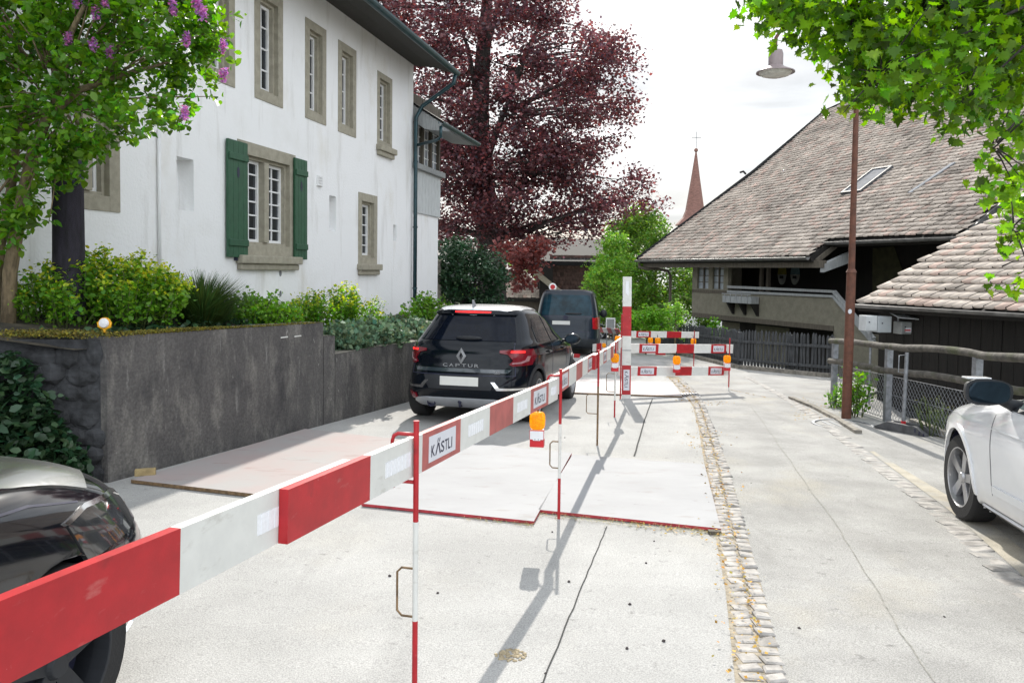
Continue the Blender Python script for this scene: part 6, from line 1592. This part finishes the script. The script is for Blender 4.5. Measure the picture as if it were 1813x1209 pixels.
# ---- dark van ahead
c2_ = Car([(.22,.35,4.6,.80,7),(.32,.06,4.8,.92,7),(.50,.0,4.88,.95,7.5),(.75,.03,4.9,.955,7.5),(1.0,.05,4.8,.955,7.5),(1.12,.065,4.2,.95,7.5),(1.30,.12,3.95,.925,7),(1.55,.21,3.6,.88,6.5),(1.78,.30,3.3,.82,6.2),(1.88,.35,3.1,.78,6),(1.94,.45,2.9,.70,5.5),(1.97,.8,2.4,.5,4)],
          pos=(1.60,23.3), heading=R(7), name='dark_van', label='dark blue grey van seen from behind, waiting ahead of the black crossover', cat='van', ftaper=.1, rtaper=.03)
c2_.body(M['graypaint'], [(1.0,.34),(3.95,.34)], .38)
for x in (1.0,3.95):
    for y in (.83,-.83): c2_.wheel(x, y, .34, .23)
c2_.decal('rear_window', [(-.74,1.20),(.74,1.20),(.72,1.5),(.66,1.78),(.58,1.80),(-.58,1.80),(-.66,1.78),(-.72,1.5)], 'rear', pm('van_glass', (.012,.035,.05), .08, spec=.2, var=.5, scale=3), off=.006)
for sg in (1,-1):
    c2_.decal('tail_light', [(sg*.80,.80),(sg*.93,.80),(sg*.935,1.16),(sg*.84,1.14),(sg*.79,1.0)], 'rear', pm('van_tail', (.42,.01,.02), .2, coat=.2), off=.018, step=.025)
    c2_.decal('tail_light_wrap', [(.12,.81),(.22,.83),(.24,1.12),(.13,1.14)], 'side', MATS['van_tail'], off=.010, step=.04, sg=sg)
    c2_.decal('side_window', [(.6,1.2),(3.5,1.18),(3.2,1.7),(.7,1.75)], 'side', M['carglass'], off=.006, sg=sg)
    p, n = c2_.hit('side', 3.5, 1.15, sg); mb = MB(); mb.blob(p+Vector((0,sg*.14,.06)), (.08,.12,.14), 12, 8); mb.build('wing_mirror', M['carplastic'], c2_.root, smooth=True, world=False)
mb = MB(); p, n = c2_.hit('rear', .1, .98); mb.box(p+Vector((-.012,.06,0)), (.012,.52,.11)); mb.build('number_plate', M['plateblank'], c2_.root, world=False, bevel=.003)
mb = MB(); p, n = c2_.hit('rear', 0, 1.13); mb.prism([p+Vector((-.004,.075*math.cos(t)+.03,.075*math.sin(t))) for t in np.linspace(0,6.283,21)[:-1]], (-.012,0,0)); mb.build('badge', M['ink'], c2_.root, world=False)
mb = MB(); p, n = c2_.hit('rear', 0, 1.25); mb.blob((p.x-.02,-.2,1.25), (.02,.26,.03), 12, 6); mb.build('rear_wiper', M['carplastic'], c2_.root, world=False, smooth=True)
c2_.decal('bumper', [(-.9,.33),(.9,.33),(.92,.52),(-.92,.52)], 'rear', pm('van_bumper', (.02,.025,.03), .5), off=.03)
for z in (.72, 1.16): c2_.decal('tailgate_crease', [(-.78,z),(.78,z),(.78,z+.012),(-.78,z+.012)], 'rear', M['ink'], off=.002, step=.06)

# ---- white car at the right
c3_ = Car([(.17,.4,4.3,.76,5),(.24,.12,4.55,.85,5.5),(.38,.0,4.66,.895,5),(.55,.0,4.68,.905,4.6),(.68,.03,4.66,.91,4.4),(.78,.06,4.55,.905,4.2),(.86,.08,4.25,.895,4.2),(.93,.10,3.80,.885,4.4),(.985,.13,3.35,.865,4.6),(1.06,.35,3.08,.815,4.8),(1.18,.6,2.78,.755,4.8),(1.30,.85,2.45,.695,4.5),(1.39,1.05,2.15,.63,4.2),(1.44,1.25,1.85,.5,3.6),(1.46,1.4,1.65,.2,3)],
         pos=(3.66,2.22), heading=R(9.5), name='white_car', label='white parked car with alloy wheel and black wing mirror at the right edge', cat='car', ftaper=.10)
c3_.body(M['whitepaint'], [(1.0,.325),(3.74,.325)], .375)
for x in (1.0,3.74):
    for y in (.745,-.745): c3_.wheel(x, y, .325, .20, twist=.2)
for sg in (1,-1):
    c3_.decal('side_window', [(1.0,.985),(2.0,.975),(2.0,1.33),(1.4,1.34)], 'side', M['carglass'], off=.005, sg=sg)
    c3_.decal('side_window', [(2.06,.972),(3.10,.965),(2.82,1.12),(2.5,1.28),(2.3,1.335),(2.06,1.34)], 'side', pm('white_car_glass', (.10,.13,.13), .06, spec=.7, var=.5), off=.005, sg=sg)
    c3_.decal('window_trim', [(2.06,.955),(3.20,.950),(2.84,1.15),(2.52,1.305),(2.49,1.285),(2.80,1.125),(3.08,.972),(2.06,.973)], 'side', M['carplastic'], off=.007, sg=sg, step=.03)
    for poly in ([(3.02,.35),(3.028,.35),(3.05,.90),(3.04,.90)], [(2.0,.35),(2.01,.35),(2.01,.95),(2.0,.95)], [(2.01,.245),(3.25,.245),(3.25,.253),(2.01,.253)]):
        c3_.decal('door_gap', poly, 'side', pm('gap_gray', (.12,.12,.13), .8), off=.0015, sg=sg, step=.03)
    c3_.decal('side_strip', [(1.5,.375),(2.99,.375),(2.99,.425),(1.5,.425)], 'side', M['whitepaint'], off=.014, sg=sg)
    c3_.decal('sill', [(1.44,.185),(3.30,.185),(3.29,.235),(1.44,.235)], 'side', M['whitepaint'], off=.014, sg=sg, step=.03)
    c3_.decal('crease', [(2.0,.80),(3.9,.80),(4.1,.78),(4.1,.786),(3.9,.807),(2.0,.807)], 'side', M['whitepaint'], off=.005, sg=sg, step=.04)
    lip = [(3.74+.41*math.cos(t), .325+.41*math.sin(t)) for t in np.linspace(-.1, math.pi+.1, 24)]+[(3.74+.374*math.cos(t), .325+.374*math.sin(t)) for t in np.linspace(math.pi+.1, -.1, 24)]
    c3_.decal('wheel_arch_lip', lip, 'side', M['whitepaint'], off=.012, sg=sg, step=.025)
    p, n = c3_.hit('side', 2.86, .97, sg); mb = MB(); q = p+Vector((.0,sg*.19,.105))
    vs = []; n1_, n2_ = 16, 9
    for i in range(n2_+1):
        t = i/n2_; rx = .11*math.sqrt(max(0,1-(t)**2.2))+.004
        for k in range(n1_):
            a = 2*math.pi*k/n1_; e = .62; cy_, cz_ = math.copysign(abs(math.cos(a))**e, math.cos(a)), math.copysign(abs(math.sin(a))**e, math.sin(a))
            f_ = math.sqrt(max(0,1-t**2.4)); vs.append((q.x-.06+.15*t, q.y+sg*.145*cy_*f_*(1.0), q.z+.088*cz_*f_*(1-.18*(cy_*sg < 0)*abs(cy_))))
    mb.add(vs, [(i*n1_+k, i*n1_+(k+1)%n1_, (i+1)*n1_+(k+1)%n1_, (i+1)*n1_+k) for i in range(n2_) for k in range(n1_)]+[tuple(range(n1_))])
    mm = mb.build('wing_mirror', M['carplastic'], c3_.root, smooth=True, world=False, auto=60)
    mb = MB(); mb.tube([p+Vector((.0,-sg*.02,.0)), p+Vector((0,sg*.05,.03)), q-Vector((0,sg*.07,.045))], [.05,.035,.03], 8); mb.build('stalk', M['carplastic'], mm, world=False, smooth=True)
    mb = MB(); mb.prism([(q.x-.0605, q.y+.124*math.copysign(abs(math.cos(t))**.62,math.cos(t)), q.z+.071*math.copysign(abs(math.sin(t))**.62,math.sin(t))) for t in np.linspace(0,6.283,25)[:-1]], (-.004,0,0)); mb.build('mirror_glass', M['mirror'], mm, world=False)
    mb = MB(); mb.box(q+Vector((.02,sg*.05,.086)), (.1,.15,.012)); mb.build('mirror_cap', M['whitepaint'], mm, world=False, bevel=.005)
for sg in (1,-1):
    c3_.decal('headlight', [(sg*.50,.62),(sg*.72,.62),(sg*.74,.72),(sg*.55,.72)], 'front', M['headlamp'], off=.006)

# ---- dark car at the lower left
c4 = Car([(z*1.10, a, b, w, n) for z, a, b, w, n in [(.15,.4,4.10,.76,6),(.22,.12,4.30,.87,6.5),(.40,.0,4.40,.90,6.5),(.55,.0,4.41,.91,5.6),(.66,.03,4.38,.91,4.6),(.76,.06,4.30,.905,4.1),(.84,.08,4.14,.895,3.9),(.90,.10,3.90,.875,3.9),(.945,.12,3.5,.85,4.0),(.98,.14,3.05,.835,4.2),(1.06,.35,2.75,.80,4.6),(1.18,.55,2.45,.745,4.5),(1.32,.8,2.1,.68,4.3),(1.42,1.05,1.8,.6,4),(1.47,1.3,1.6,.3,3)]],
        pos=(-3.17,-.60), heading=R(12), name='dark_car', label='glossy black car front with shining bonnet at the lower left corner', cat='car', ftaper=.10)
c4.body(pm('black_gloss', (.004,.005,.008), .10, coat=.7, spec=.5), [(.9,.345),(3.60,.345)], .375)
for x in (.9,3.60):
    for y in (.765,-.765): c4.wheel(x, y, .345, .22, rimmat='carplastic')
for sg in (1,-1):
    c4.decal('headlight', [(3.74,.67),(4.28,.69),(4.26,.77),(4.12,.82),(3.80,.845),(3.66,.82)], 'side', M['headlamp'], off=.006, sg=sg, step=.03)
    c4.decal('headlight_rim', [(3.64,.835),(3.80,.862),(4.12,.838),(4.28,.785),(4.26,.77),(4.12,.82),(3.80,.845),(3.66,.822)], 'side', M['chrome'], off=.009, sg=sg, step=.025)
    c4.decal('bumper_trim', [(4.14,.24),(4.19,.235),(4.25,.30),(4.27,.46),(4.24,.46),(4.21,.33)], 'side', M['chrome'], off=.016, sg=sg, step=.02)
    c4.decal('lower_trim', [(4.0,.185),(4.14,.185),(4.19,.235),(4.14,.24),(4.11,.21),(4.01,.21)], 'side', M['chrome'], off=.016, sg=sg, step=.02)
    c4.decal('side_window', [(1.0,1.09),(2.65,1.075),(2.1,1.40),(1.3,1.46)], 'side', M['carglass'], off=.005, sg=sg)
    c4.decal('bonnet_gap', [(2.9,.965),(3.5,.935),(3.78,.88),(3.78,.874),(3.5,.927),(2.9,.957)], 'side', M['ink'], off=.002, sg=sg, step=.03)
c4.decal('bonnet', [(2.95,-.72),(3.5,-.74),(3.9,-.70),(4.12,-.48),(4.2,0),(4.12,.48),(3.9,.70),(3.5,.74),(2.95,.72)], 'top', pm('bonnet_sky_sheen', (.40,.41,.42), .22, metal=.95, coat=.3, var=.05), off=.006)  # bright sky reflection on the black bonnet put into a pale metal colour
c4.decal('windscreen', [(2.9,-.68),(2.9,.68),(2.3,.58),(2.3,-.58)], 'top', M['carglass'], off=.006)

# ---- pale car parked far off
c5 = Car([(.2,.3,4.0,.75,5),(.4,.0,4.2,.88,5),(.7,.02,4.2,.88,4.6),(.9,.08,3.8,.86,4.6),(1.0,.15,3.2,.83,4.6),(1.2,.5,2.7,.73,4.6),(1.42,.9,2.0,.6,4.4),(1.47,1.2,1.7,.3,3)], nth=64, nz=40,
         pos=(4.9,34.5), heading=R(-62), name='parked_car', label='pale car parked in the distance, half hidden behind the dark van', cat='car')
c5.body(M['whitepaint'], [(.8,.31),(3.4,.31)], .35)
for x in (.8,3.4):
    for y in (.76,-.76): c5.wheel(x, y, .31)
for sg in (1,-1): c5.decal('side_window', [(.75,.98),(2.8,.96),(2.1,1.33),(1.0,1.36)], 'side', M['carglass'], off=.005, sg=sg)
